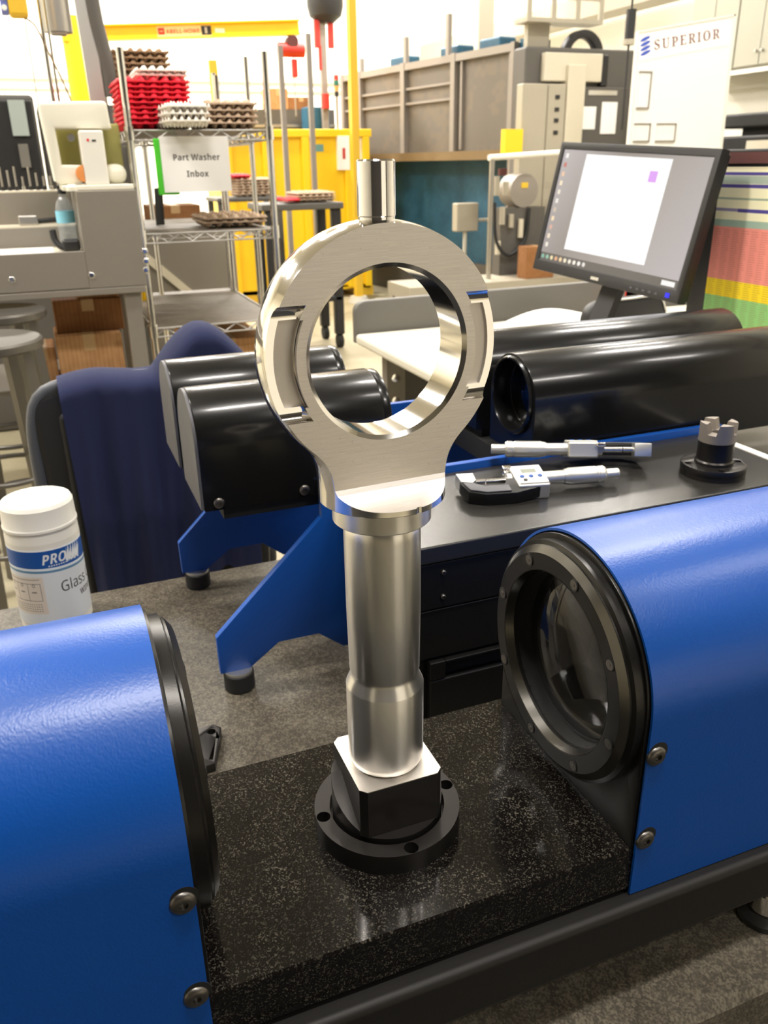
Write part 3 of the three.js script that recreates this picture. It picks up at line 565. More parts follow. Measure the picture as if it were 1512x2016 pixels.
// ---------------------------------------------------------------- chair with a navy garment thrown over its back
{
  const zc = -1.13;
  const o = T('task_chair', 'black task chair with plastic rimmed backrest behind the surface plate', 'chair', [-0.07, FLOOR, -1.35]);
  const sh = new THREE.Shape(); const x0 = -0.262, x1 = 0.19, y0 = -0.36, y1 = 0.122, r = 0.06;
  sh.moveTo(x0 + 0.02, y0); sh.lineTo(x1 - 0.02, y0); sh.lineTo(x1, y1 - r); sh.quadraticCurveTo(x1, y1, x1 - r, y1); sh.lineTo(x0 + r, y1); sh.quadraticCurveTo(x0, y1, x0, y1 - r); sh.closePath();
  const bk = P('backrest', ext(sh, zc - 0.05, zc, 'z', 0.015), M.blackPlastic, o, 'black backrest shell');
  P('rim', pipe([[x0 + 0.004, y0 + 0.05, zc - 0.015], [x0 + 0.004, y1 - r, zc - 0.015], [x0 + 0.022, y1 - 0.016, zc - 0.015], [x0 + r, y1 + 0.002, zc - 0.015], [0.06, y1 + 0.003, zc - 0.015]], 0.013, 40, 8), std({ color: lin(0.07, 0.075, 0.09), roughness: 0.5 }), bk, 'grey plastic rim');
  P('pad', bx(x0 + 0.05, x1 - 0.04, y0 + 0.03, y1 - 0.045, zc - 0.002, zc + 0.02, 0.015), M.rubber, bk, 'black mesh pad');
  P('seat', bx(-0.3, 0.2, -0.36, -0.28, -1.62, -1.17, 0.03), M.blackPlastic, o);
  P('stem', [cyl(-0.05, -0.55, -1.4, 0.026, 0.4, 'y', 20), bar([-0.05, -0.37, -1.35], [-0.05, -0.25, -1.17], 0.06, 0.012)], M.blackPlastic, o);
  for (let k = 0; k < 5; k++) { const a = k * 2 * PI / 5 + 0.3; const l = P('leg', rod([-0.05, FLOOR + 0.11, -1.4], [-0.05 + 0.27 * Math.cos(a), FLOOR + 0.07, -1.4 + 0.27 * Math.sin(a)], 0.017), M.blackPlastic, o); P('caster', cyl(-0.05 + 0.27 * Math.cos(a), FLOOR + 0.027, -1.4 + 0.27 * Math.sin(a), 0.027, 0.03, 'x', 18), M.rubber, l); }
  // garment: a sheet over the top edge
  const nx = 60, ny = 70, pos = [], idx = [], uv = [];
  const topY = (x) => { const t = (x + 0.2) / 0.31; return 0.14 + 0.006 * Math.sin(t * 9) + (t < 0.55 ? 0.012 * t : 0.0066 + 0.115 * Math.sin(clamp((t - 0.55) / 0.62) * PI) * 0.6); };
  for (let j = 0; j <= ny; j++) for (let i = 0; i <= nx; i++) {
    const u = i / nx, v = j / ny, s = v * 0.86 - 0.34;             // s<0 behind, s>0 in front, metres along the cloth
    let x = -0.205 + 0.355 * u; const ty = topY(x); const rr = 0.028; let y, z;
    if (Math.abs(s) < rr * PI / 2) { const a = s / rr; y = ty - rr + rr * Math.cos(a); z = zc - 0.02 + (rr + 0.036) * Math.sin(a); }
    else { const d = Math.abs(s) - rr * PI / 2; y = ty - rr - d; z = zc - 0.02 + Math.sign(s) * (rr + 0.036); if (s < 0) { x -= 0.16 * d * (1.1 - u) * 1.3; z -= 0.03 * d; } else x += 0.05 * d * (0.5 - u); }
    const fold = (0.25 + 1.2 * Math.min(1, Math.max(0, Math.abs(s) - 0.02) * 4));
    z += fold * (0.006 * Math.sin(u * 21 + 1.1 * Math.sin(v * 3)) + 0.004 * Math.sin(u * 47 + v * 5));
    pos.push(x, y, z); uv.push(x, s);
  }
  for (let j = 0; j < ny; j++) for (let i = 0; i < nx; i++) { const a = j * (nx + 1) + i, b = a + nx + 1; idx.push(a, b, a + 1, b, b + 1, a + 1); }
  const g = new THREE.BufferGeometry(); g.setAttribute('position', new THREE.Float32BufferAttribute(pos, 3)); g.setAttribute('uv', new THREE.Float32BufferAttribute(uv, 2)); g.setIndex(idx); g.computeVertexNormals();
  const m = shadowed(new THREE.Mesh(g, M.navy)); m.name = numbered('garment'); scene.add(m); m.material.side = THREE.DoubleSide;
  g.translate(0.03, 0.2, 1.13); m.position.set(-0.03, -0.2, -1.13);
  tag(m, 'navy blue knit garment draped over the chair back', 'garment');
}

// ---------------------------------------------------------------- desks, monitors and what lies on them
const DY = 0.02;
{
  const o = T('white_desk', 'white-topped workstation desk with low grey back panel', 'desk', [1.4, FLOOR, -1.45]);
  P('desktop', bx(0.655, 2.3, DY - 0.032, DY, -1.90, -0.97, 0.012), M.deskWhite, o, 'white laminate top');
  const bp = new THREE.Shape(); bp.moveTo(0.66, DY - 0.03); bp.lineTo(2.3, DY - 0.03); bp.lineTo(2.3, 0.128); bp.lineTo(0.70, 0.115); bp.quadraticCurveTo(0.66, 0.112, 0.66, 0.08); bp.closePath();
  P('back_panel', ext(bp, -1.935, -1.905, 'z', 0.004), M.deskGrey, o, 'grey back panel');
  for (const [x, z] of [[0.74, -1.25], [0.74, -1.8], [2.2, -1.25], [2.2, -1.8]]) {
    const s = flat([[x - 0.03, FLOOR], [x + 0.03, FLOOR], [x + 0.03, DY - 0.032], [x - 0.03, DY - 0.032]]);
    for (let k = 0; k < 9; k++) hole(s, x, DY - 0.12 - k * 0.07, 0.013);
    P('leg', ext(s, z - 0.02, z + 0.02, 'z', 0.002, 10), M.benchGrey, o, 'grey punched steel leg');
  }
  P('modesty_panel', bx(0.78, 2.2, -0.5, DY - 0.032, -1.86, -1.84), M.machineGrey, o);
}
{
  const o = T('side_table', 'dark grey topped side table at the end of the surface plate', 'table', [1.3, FLOOR, -0.45]);
  P('top', bx(0.765, 1.9, DY - 0.03, DY, -0.955, 0.15, 0.004), M.deskGrey, o);
  for (const x of [0.8, 1.84]) for (const z of [-0.9, 0.08]) P('leg', bx(x, x + 0.04, FLOOR, DY - 0.03, z, z + 0.04), M.benchGrey, o);
}
{
  const o = T('computer_monitor', 'black widescreen computer monitor showing a white window with a pink square', 'monitor', [0, 0, 0]);
  const w = 0.525, h = 0.315;
  P('bezel', ext((() => { const s = flat([[-w / 2, -h / 2], [w / 2, -h / 2], [w / 2, h / 2], [-w / 2, h / 2]]); s.holes.push(new THREE.Path([[-w / 2 + 0.016, -h / 2 + 0.027], [-w / 2 + 0.016, h / 2 - 0.017], [w / 2 - 0.016, h / 2 - 0.017], [w / 2 - 0.016, -h / 2 + 0.027]].map((p) => new THREE.Vector2(...p)))); return s; })(), -0.02, 0.004, 'z', 0.002), M.blackPlastic, o, 'glossy black bezel');
  P('back_shell', [bx(-w / 2 + 0.004, w / 2 - 0.004, -h / 2 + 0.004, h / 2 - 0.004, -0.032, -0.018, 0.006), bx(-0.16, 0.16, -0.1, 0.1, -0.06, -0.03, 0.01)], M.blackPlastic, o);
  const tex = canvasTex(1024, 600, (g, W, H) => {
    const gr = g.createLinearGradient(0, 0, W, H); gr.addColorStop(0, '#b9b2b4'); gr.addColorStop(0.35, '#8f8783'); gr.addColorStop(0.62, '#a39c98'); gr.addColorStop(1, '#b5aeb2'); g.fillStyle = gr; g.fillRect(0, 0, W, H);
    g.fillStyle = '#ffffff'; g.fillRect(185, 18, 600, 500); g.fillStyle = '#d89bf0'; g.fillRect(662, 78, 52, 52);
    const cs = ['#f0ece8', '#c07068', '#e8c0a0', '#f0dfc0', '#e8e0d0', '#e6e2dc', '#c8b8a8', '#f0d8b0', '#d8a898', '#f0e0c8', '#efe6da'];
    for (let k = 0; k < 11; k++) { g.fillStyle = cs[k]; g.fillRect(22, 20 + k * 48, 22, 24); }
    g.fillStyle = '#5b5654'; g.fillRect(0, 556, W, 44);
    const ts = ['#7fb8a0', '#8fc0a8', '#e8d8a8', '#e0a880', '#f0d0a0', '#f4e4c8', '#f0e8d8', '#f4ece0', '#f4f0ec', '#e0dcd8'];
    for (let k = 0; k < 10; k++) { g.fillStyle = ts[k]; g.beginPath(); g.arc(24 + k * 38, 578, 12, 0, 7); g.fill(); }
    g.fillStyle = '#f2f0ee'; g.fillRect(920, 566, 84, 24);
  });
  const scr = new THREE.PlaneGeometry(w - 0.032, h - 0.044).translate(0, 0.005, 0.0005);
  P('screen', kept(scr), std({ color: lin(0.02, 0.02, 0.02), roughness: 0.25, emissive: 0xffffff, emissiveMap: tex, emissiveIntensity: 1.0 }), o, 'lit screen');
  P('power_light', bx(0.222, 0.234, -h / 2 + 0.008, -h / 2 + 0.018, 0.004, 0.0052), std({ color: lin(0.01, 0.01, 0.3), emissive: lin(0.05, 0.05, 1), emissiveIntensity: 0.8 }), o, 'blue power light');
  P('badge', [bx(-0.028, 0.0, -h / 2 + 0.008, -h / 2 + 0.015, 0.004, 0.0047)], M.satin, o, 'small silver badge');
  for (let k = 0; k < 5; k++) P('button', bx(0.11 + k * 0.02, 0.118 + k * 0.02, -h / 2 + 0.009, -h / 2 + 0.013, 0.004, 0.005), M.plasticGrey, o);
  P('arm', bar([0, -0.05, -0.07], [0.0, -0.33, -0.02], 0.06, 0.02), M.blackPlastic, o);
  const m = new THREE.Matrix4().makeBasis(new THREE.Vector3(0.0945, -0.0498, 0.9943), new THREE.Vector3(0.1928, 0.9809, 0.0308), new THREE.Vector3(-0.9768, 0.1888, 0.1023));
  o.quaternion.setFromRotationMatrix(m); o.position.set(1.0795, 0.3742, -1.2293);
  P('stand_foot', move(lathe([[0, 0], [0.11, 0], [0.11, 0.006], [0.09, 0.014], [0, 0.016]], 40), 0, 0, 0), M.blackPlastic, o);
  const f = o.children[o.children.length - 1]; f.quaternion.copy(o.quaternion).invert(); f.position.set(0.055, DY + 0.0005 - 0.3742, 0.05).applyQuaternion(f.quaternion);
  const glow = new THREE.RectAreaLight(new THREE.Color(1, 1, 1), 0.7, w - 0.04, h - 0.05); glow.quaternion.copy(o.quaternion).multiply(new THREE.Quaternion().setFromAxisAngle(new THREE.Vector3(0, 1, 0), PI)); glow.position.copy(o.position).add(new THREE.Vector3(-0.9768, 0.1888, 0.1023).multiplyScalar(0.006)); glow.name = 'monitor_light'; scene.add(glow);
}
{
  const o = T('schedule_board', 'black framed board with a coloured spreadsheet printout beside the monitor', 'board', [1.21, DY, -0.80]);
  const z0 = -1.10, z1 = -0.42, y0 = 0.14, y1 = 0.515;
  P('frame', [bx(1.205, 1.235, y0, y1, z0, z1, 0.004)], M.blackPlastic, o, 'black frame');
  P('top_bar', bx(1.200, 1.2035, y1 - 0.028, y1 - 0.006, z0 + 0.006, z1 - 0.006), M.maroon, o, 'dark red top bar');
  for (const z of [-1.0, -0.55]) P('foot', [bx(1.15, 1.3, DY, DY + 0.012, z, z + 0.04), bx(1.212, 1.228, DY + 0.012, y0, z + 0.01, z + 0.03)], M.blackPlastic, o);
  const tex = canvasTex(1024, 640, (g, W, H) => {
    g.fillStyle = '#f1ecc8'; g.fillRect(0, 0, W, H);
    const blk = (x, y, w, h, c) => { g.fillStyle = c; g.fillRect(x, y, w, h); };
    blk(0, 0, W, 10, '#e8dcb8'); blk(12, 20, W, 12, '#4a4090'); blk(0, 34, W, 30, '#a9b8aa'); blk(12, 66, W, 14, '#4a4090');
    blk(0, 118, 330, 8, '#9fae98'); blk(0, 160, 150, 12, '#8c84a8'); blk(110, 160, 220, 14, '#4a4090'); blk(0, 205, 330, 28, '#9cb4a4');
    blk(0, 233, 335, 215, '#e88d80'); blk(0, 448, 335, 70, '#f2d414'); blk(0, 518, 335, 140, '#8cc474');
    blk(345, 150, 680, 10, '#8c84a8'); blk(345, 215, 680, 12, '#4a4090'); blk(345, 258, 680, 26, '#8fb8aa'); blk(345, 284, 680, 92, '#e88d80'); blk(345, 470, 400, 16, '#6f66a0'); blk(345, 560, 680, 14, '#403a90');
    g.fillStyle = 'rgba(120,70,60,0.30)'; for (let y = 245; y < 640; y += 9) for (let x = 8; x < 320; x += 46) g.fillRect(x, y, 34 - ((x * 7 + y) % 11), 3);
    g.fillStyle = 'rgba(110,105,90,0.4)'; for (let y = 90; y < 600; y += 24) for (let x = 360; x < 1000; x += 60) g.fillRect(x, y, 44, 3);
  });
  const pl = new THREE.PlaneGeometry(z1 - z0 - 0.075, y1 - y0 - 0.045).rotateY(-PI / 2).translate(1.2042, (y0 + y1) / 2 - 0.012, (z0 + z1) / 2 + 0.022);
  P('sheet', kept(pl), std({ map: tex, roughness: 0.7 }), o, 'coloured spreadsheet print');
}
{ // on the desk
  const pts = [], n = 24; for (let i = 0; i <= n; i++) { const t = i / n; pts.push([1.05 + 0.5 * t, DY + 0.001 + 0.045 * Math.sin(PI * Math.pow(t, 0.8)) ** 2]); }
  one('paper_stack', ext([...pts, ...pts.slice().reverse().map(([x, y]) => [x, Math.max(DY, y - 0.012)])], -1.80, -1.52, 'z'), M.paper, 'stack of white curled paper on the white desk', 'papers', [1.3, DY, -1.66]);
  const c = T('drink_carton', 'red and white drinks carton standing against the desk back panel', 'carton', [1.61, DY, -1.78]);
  P('carton_body', bx(1.575, 1.645, DY, 0.165, -1.815, -1.745, 0.004), std({ color: lin(0.7, 0.62, 0.55), roughness: 0.5 }), c);
  for (const [a, b] of [[1.575, 1.595], [1.625, 1.645]]) P('red_stripe', bx(a, b, DY + 0.004, 0.163, -1.817, -1.7445), M.hoistRed, c);
  const k = T('black_case', 'black rounded case with a pale rim under the monitor', 'case', [1.3, DY, -1.35]);
  P('shell', [ext((() => { const s = new THREE.Shape(); s.moveTo(1.17, DY); s.lineTo(1.17, 0.09); s.quadraticCurveTo(1.175, 0.135, 1.22, 0.14); s.lineTo(1.38, 0.145); s.quadraticCurveTo(1.43, 0.14, 1.43, 0.09); s.lineTo(1.43, DY); s.closePath(); return s; })(), -1.48, -1.43, 'z', 0.008)], M.blackPlastic, k);
  P('rim', pipe([[1.172, 0.09, -1.428], [1.19, 0.13, -1.428], [1.3, 0.144, -1.428], [1.40, 0.14, -1.428], [1.425, 0.1, -1.428]], 0.003, 30, 6), M.satin, k);
}

// ---------------------------------------------------------------- grey workbench on the left and what stands on and under it
{
  const o = T('steel_workbench', 'grey steel workbench with a stepped shelf and a tall end box', 'workbench', [-0.6, FLOOR, -2.9]);
  const xr = 0.118, xl = -1.7, zf = -2.56;
  P('end_box', bx(-0.062, xr + 0.012, 0.12, 0.43, -3.12, zf, 0.003), M.benchGrey, o, 'grey sheet-steel end box');
  P('apron', bx(xl, -0.062, 0.122, 0.243, zf - 0.02, zf, 0.002), M.benchGrey, o);
  P('lower_rail', bx(xl, xr + 0.004, 0.098, 0.119, zf - 0.03, zf + 0.003, 0.002), M.benchGrey, o);
  P('work_top', bx(xl, -0.064, 0.21, 0.237, -3.1, zf - 0.02), M.benchTop, o);
  P('shelf_step', [bx(xl, -0.064, 0.237, 0.305, -3.1, -2.86)], M.benchGrey, o); P('step_top', bx(xl, -0.064, 0.305, 0.311, -3.1, -2.865), M.benchTop, o);
  P('shelf_step', [bx(xl, -0.064, 0.311, 0.42, -3.1, -3.0)], M.benchGrey, o); P('step_top', bx(xl, -0.064, 0.42, 0.426, -3.1, -3.0), M.benchTop, o);
  for (const [x, z] of [[0.048, zf - 0.06], [0.06, -3.1], [xl, zf - 0.06], [xl, -3.1]]) P('leg', bx(x, x + 0.055, FLOOR, 0.098, z, z + 0.05), M.benchGrey, o);
  P('brace', rod([0.105, 0.095, -2.64], [0.118, -0.45, -3.02], 0.009), M.benchGrey, o);
  for (const [x, y] of [[-0.3, 0.164], [-0.05, 0.164], [0.134, 0.232], [0.135, 0.2], [0.13, 0.17]]) P('bolt', screwHead(x, y, zf, 0.011, 'z'), M.chrome, o);
  one('white_sheet', bx(-1.4, -0.155, 0.237, 0.24, -2.84, -2.585), M.paper, 'large white sheet lying on the grey workbench', 'sheet', [-0.8, 0.237, -2.72]);
  const ct = T('black_bracket', 'curved black bracket lying beside the bench end box', 'bracket', [-0.1, 0.237, -2.66]);
  P('arm', pipe([[-0.15, 0.305, -2.68], [-0.145, 0.27, -2.67], [-0.125, 0.25, -2.66], [-0.085, 0.255, -2.66]], 0.011), M.blackPlastic, ct); P('pad', bx(-0.125, -0.068, 0.237, 0.275, -2.70, -2.64, 0.01), M.blackPlastic, ct);
  const tl = T('hand_tool', 'dark long-handled tool lying on the bench step', 'tool', [-0.2, 0.311, -2.93]);
  P('handle', rod([-0.2, 0.322, -2.93], [-0.09, 0.33, -2.94], 0.009), M.blackPlastic, tl); P('head', bx(-0.255, -0.19, 0.311, 0.345, -2.95, -2.9, 0.006), M.zinc, tl);
  for (let k = 0; k < 11; k++) {
    const x = -0.315 + k * 0.024, h = R(0.045, 0.085);
    const v = T('small_rod_tool', 'small steel tool standing in a row on the bench shelf', 'tool', [x, 0.426, -3.05], 'tools standing on the bench shelf');
    P('shank', cyl(x, 0.426 + h / 2, -3.05, 0.0035, h, 'y', 8), M.zinc, v); P('base', cyl(x, 0.433, -3.05, 0.0075, 0.014, 'y', 12), k % 4 ? M.blackPlastic : M.chrome, v);
  }
}
{ // cream bench instrument on the end box
  const o = T('bench_tester', 'cream bench instrument with open frame, olive back and white column', 'instrument', [0.02, 0.43, -2.75]);
  const s = new THREE.Shape(); s.moveTo(-0.118, 0.46); s.lineTo(-0.132, 0.68); s.quadraticCurveTo(-0.132, 0.695, -0.116, 0.696); s.lineTo(0.062, 0.70); s.quadraticCurveTo(0.078, 0.70, 0.079, 0.685); s.lineTo(0.083, 0.618); s.lineTo(-0.092, 0.618); s.lineTo(-0.088, 0.51); s.lineTo(-0.03, 0.508); s.lineTo(-0.03, 0.452); s.lineTo(-0.1, 0.448); s.closePath();
  P('frame', ext(s, -2.80, -2.64, 'z', 0.008), M.creamPaint, o, 'white rounded frame');
  P('back_panel', bx(-0.1, 0.125, 0.478, 0.64, -2.86, -2.82, 0.006), M.olive, o, 'olive back panel');
  P('base', [bx(-0.10, 0.128, 0.43, 0.447, -2.86, -2.6, 0.004), bx(0.05, 0.122, 0.447, 0.51, -2.84, -2.70, 0.03)], M.creamPaint, o);
  const col = P('column', bx(-0.024, 0.052, 0.447, 0.612, -2.70, -2.61, 0.006), M.whitePlastic, o, 'white front column');
  P('red_mark', cyl(0.002, 0.583, -2.6095, 0.0042, 0.002, 'z', 14), M.red, col); P('dark_mark', [bx(0.014, 0.027, 0.578, 0.584, -2.6105, -2.6092)], M.blackPlastic, col);
  P('knob', cyl(-0.045, 0.592, -2.69, 0.012, 0.03, 'z', 18), M.zinc, o); P('orange_cap', ext((() => { const q = new THREE.Shape(); q.absarc(-0.024, 0.482, 0.026, PI * 0.5, PI * 1.5); q.closePath(); return q; })(), -2.635, -2.61, 'z', 0.002), M.orange, o, 'orange half disc');
  P('front_knob', lathe([[0, 0], [0.018, 0], [0.018, 0.012], [0.012, 0.02], [0, 0.02]], 24, 'y').translate(-0.07, 0.43, -2.6), M.creamPaint, o);
}
{ // water bottle
  const x = -0.098, z = -2.79, y = 0.237; const o = T('water_bottle', 'clear plastic water bottle with blue label beside the bench end box', 'bottle', [x, y, z]);
  P('bottle_body', move(lathe([[0, 0], [0.029, 0], [0.031, 0.004], [0.031, 0.05], [0.028, 0.055], [0.031, 0.06], [0.031, 0.13], [0.022, 0.158], [0.012, 0.17], [0.012, 0.18]], 28), x, y, z), phy({ color: lin(0.9, 0.93, 0.95), roughness: 0.1, transmission: 0.85, thickness: 0 }), o);
  P('label_band', move(lathe([[0.0316, 0.085], [0.0316, 0.125]], 28), x, y, z), std({ color: lin(0.25, 0.62, 0.78), roughness: 0.5 }), o, 'pale blue label'); P('cap', cyl(x, y + 0.187, z, 0.014, 0.014, 'y', 18), M.blackPlastic, o);
}
{ // stools
  const mk = (pos, label) => {
    const o = T('shop_stool', label, 'stool', [0, 0, 0], 'shop stools by the workbench'); const H = pos[1] - FLOOR;
    P('seat', lathe([[0, H - 0.03], [0.155, H - 0.03], [0.165, H - 0.024], [0.165, H - 0.006], [0.158, H], [0.12, H - 0.006], [0, H - 0.008]], 40), M.stool, o);
    for (let k = 0; k < 4; k++) { const a = k * PI / 2 + 0.5; P('leg', bar([0.125 * Math.cos(a), H - 0.03, 0.125 * Math.sin(a)], [0.175 * Math.cos(a), 0, 0.175 * Math.sin(a)], 0.03, 0.03), M.stool, o); }
    for (const [y, r] of [[0.24, 0.16], [0.46, 0.145]]) P('ring', new THREE.TorusGeometry(r, 0.008, 8, 40).rotateX(PI / 2).translate(0, y, 0), M.stool, o);
    o.position.set(pos[0], FLOOR, pos[2]); return o;
  };
  mk([-0.395, 0.055, -2.12], 'grey round steel stool standing before the other stool'); mk([-0.375, 0.08, -2.50], 'grey round steel stool close under the workbench edge');
}
function carton(x0, x1, y0, y1, z0, z1, label, m = M.card, group) {
  const o = T('cardboard_box', label, 'box', [(x0 + x1) / 2, y0, (z0 + z1) / 2], group);
  P('box_body', bx(x0, x1, y0, y1, z0, z1, 0.004), m, o);
  const c = (x0 + x1) / 2, w = (x1 - x0) * 0.09; P('tape', [bx(c - w, c + w, y1 - (y1 - y0) * 0.35, y1 + 0.0012, z1 - 0.01, z1 + 0.001), bx(c - w, c + w, y1, y1 + 0.0012, z0, z1)], M.tape, o); return o;
}
{
  one('bench_lower_shelf', bx(-1.6, 0.04, -0.24, -0.225, -3.15, -2.66), M.benchGrey, 'grey shelf board under the steel workbench', 'shelf', [-0.7, -0.24, -2.9]).userData.label = 'grey shelf board carrying cardboard boxes under the workbench';
  carton(-0.20, 0.03, -0.225, -0.06, -2.95, -2.72, 'brown cardboard box with tape in front on the shelf under the workbench');
  carton(-0.19, 0.05, -0.06, 0.055, -3.1, -2.78, 'brown cardboard box stacked second from the bottom under the workbench', M.cardDark);
  carton(-0.275, -0.205, -0.225, -0.105, -2.96, -2.75, 'narrow brown cardboard box beside the taped box under the workbench');
  const lb = carton(-0.1, 0.045, 0.056, 0.092, -3.1, -2.8, 'flat pale box with a red mark on top of the stacked boxes', M.card); P('red_mark', bx(-0.04, 0.02, 0.068, 0.08, -2.801, -2.7985), M.hoistRed, lb);
}
{ // dark cabinet far left
  const o = T('dark_machine_cabinet', 'dark machine cabinet with two pale windows behind the workbench', 'cabinet', [-0.5, FLOOR, -4.6]);
  P('cabinet_body', bx(-0.95, -0.12, FLOOR, 0.825, -5.0, -4.22, 0.02), M.machineGrey, o);
  P('door_panel', bx(-0.9, -0.13, 0.0, 0.80, -4.22, -4.2, 0.01), M.blackPlastic, o);
  P('window', bx(-0.236, -0.162, 0.645, 0.80, -4.2, -4.19), std({ color: lin(0.42, 0.48, 0.45), roughness: 0.2 }), o, 'pale glass window'); P('window', bx(-0.222, -0.178, 0.505, 0.61, -4.2, -4.19), std({ color: lin(0.2, 0.19, 0.17), roughness: 0.2 }), o);
  P('blue_cap', bx(-0.6, -0.27, 0.825, 0.865, -4.6, -4.3, 0.01), std({ color: lin(0.03, 0.06, 0.22), roughness: 0.5 }), o);
  one('rear_counter', [bx(-0.1, 0.31, FLOOR, 0.80, -5.2, -4.5)], M.machineGrey, 'dark grey counter unit behind the cream instrument', 'counter', [0.2, FLOOR, -4.85]).userData.label = 'dark grey unit standing behind the cream bench instrument';
}
{ // chrome pole rack and yellow pendant at the top left
  for (const [x, r, l] of [[-0.073, 0.008, 'thin chrome pole rising behind the workbench'], [-0.054, 0.005, 'thinnest chrome pole rising behind the workbench'], [-0.125, 0.003, 'slack grey cable hanging behind the workbench']])
    one(l.includes('cable') ? 'hanging_cable' : 'chrome_pole', rod([x, l.includes('cable') ? 0.66 : 0.43, -2.98], [x + 0.002, 2.2, -2.98], r), l.includes('cable') ? M.wallPipe : M.chrome, l, l.includes('cable') ? 'cable' : 'pole', [x, 0.43, -2.98]);
  const o = T('pendant_control', 'yellow hanging push-button pendant with blue panel', 'pendant', [-0.13, 0.95, -2.9]);
  P('box', bx(-0.172, -0.112, 0.962, 1.16, -2.93, -2.86, 0.012), M.yellowDull, o, 'yellow pendant box'); P('panel', bx(-0.195, -0.172, 0.97, 1.15, -2.925, -2.865, 0.003), std({ color: lin(0.16, 0.2, 0.5), roughness: 0.5 }), o);
  for (let k = 0; k < 4; k++) P('button', cyl(-0.184, 0.985 + k * 0.03, -2.864, 0.0085, 0.006, 'z', 16), M.whitePlastic, o);
  P('cord', pipe([[-0.13, 0.966, -2.9], [-0.10, 0.945, -2.9], [-0.07, 0.87, -2.9], [-0.04, 0.79, -2.9], [-0.015, 0.71, -2.9]], 0.003), M.brown, o);
  P('hanger', rod([-0.14, 1.15, -2.9], [-0.14, CEIL, -2.9], 0.004), M.zinc, o);
  const m = T('tall_boom', 'tall grey boom arm with black sleeve leaning behind the cream instrument', 'arm', [0.08, 0.66, -3.2]); // stands free of the bench
  P('arm', bar([0.10, 0.56, -3.2], [0.075, 1.5, -3.2], 0.055, 0.04), M.satin, m); P('sleeve', pipe([[0.115, 1.2, -3.19], [0.125, 1.0, -3.19], [0.145, 0.86, -3.19], [0.15, 0.75, -3.19]], 0.028), M.machineGrey, m); P('motor', [cyl(-0.01, 1.04, -3.2, 0.05, 0.16, 'y', 24), bx(-0.04, 0.02, 0.95, 1.0, -3.22, -3.18, 0.01)], M.zinc, m);
  P('base', [rod([0.10, FLOOR, -3.2], [0.10, 0.56, -3.2], 0.03), cyl(0.10, FLOOR + 0.02, -3.2, 0.045, 0.04)], M.machineGrey, m);
  one('black_post', bar([0.155, FLOOR, -3.72], [0.16, 1.03, -3.72], 0.034, 0.03), M.blackPlastic, 'square black post behind the wire shelf', 'post', [0.16, FLOOR, -3.72]);
}

// ---------------------------------------------------------------- wire shelving
function wireShelf(label, x0, x1, z0, z1, levels, top) {
  const o = T('wire_shelf', label, 'shelf', [(x0 + x1) / 2, FLOOR, (z0 + z1) / 2], 'wire shelving units');
  for (const x of [x0, x1]) for (const z of [z0, z1]) {
    const p = P('post', cyl(x, (FLOOR + top) / 2, z, 0.0125, top - FLOOR, 'y', 18), M.chrome, o, 'chrome post');
    for (const y of levels) P('sleeve', cyl(x, y - 0.012, z, 0.0175, 0.045, 'y', 18, 0.0165), M.chrome, p);
  }
  for (const y of levels) {
    const s = P('shelf_board', bx(x0 + 0.008, x1 - 0.008, y - 0.003, y, z0 + 0.008, z1 - 0.008), M.liner, o, 'grey liner board');
    const zig = (a, b, fixed, ax) => {
      const g = [], n = Math.round((b - a) / 0.047), d = (b - a) / n; const pt = (t, yy) => ax === 'x' ? [t, yy, fixed] : [fixed, yy, t];
      for (let k = 0; k < n; k++) g.push(rod(pt(a + k * d, k % 2 ? y - 0.004 : y - 0.032), pt(a + (k + 1) * d, k % 2 ? y - 0.032 : y - 0.004), 0.003, 5));
      g.push(rod(pt(a, y - 0.002), pt(b, y - 0.002), 0.0035, 6), rod(pt(a, y - 0.034), pt(b, y - 0.034), 0.0035, 6)); return g;
    };
    P('edge_truss', zig(x0, x1, z1, 'x'), M.zinc, s); P('edge_truss', zig(x0, x1, z0, 'x'), M.zinc, s); P('edge_truss', zig(z0, z1, x0, 'z'), M.zinc, s); P('edge_truss', zig(z0, z1, x1, 'z'), M.zinc, s);
  }
  return o;
}
wireShelf('chrome wire shelf unit with the paper sign, loaded with egg trays', 0.151, 0.645, -3.62, -2.75, [0.618, 0.276, -0.062], 0.868);
wireShelf('chrome wire shelf unit standing behind the one with the paper sign', 0.34, 0.86, -4.75, -3.95, [0.63, 0.20, -0.20], 0.98);
{
  const o = T('paper_sign', 'white paper sign reading Part Washer Inbox hung on the wire shelf', 'sign', [0.366, 0.41, -2.727]);
  const tex = canvasTex(560, 420, (g, w, h) => { g.fillStyle = '#f6f4f0'; g.fillRect(0, 0, w, h); g.fillStyle = '#3a3230'; g.textAlign = 'center'; g.font = 'bold 66px sans-serif'; g.fillText('Part Washer', w / 2 + 6, 180); g.fillText('Inbox', w / 2 + 4, 305); });
  P('sheet', bx(0.246, 0.487, 0.4135, 0.5965, -2.7305, -2.7295), M.paper, o); P('print', kept(new THREE.PlaneGeometry(0.2405, 0.1825).translate(0.3665, 0.505, -2.729)), std({ map: tex, roughness: 0.7 }), o, 'black print');
  one('green_holder', bx(0.226, 0.30, 0.405, 0.59, -2.748, -2.734, 0.004), M.green, 'bright green plastic holder behind the paper sign', 'holder', [0.26, 0.405, -2.74]);
}
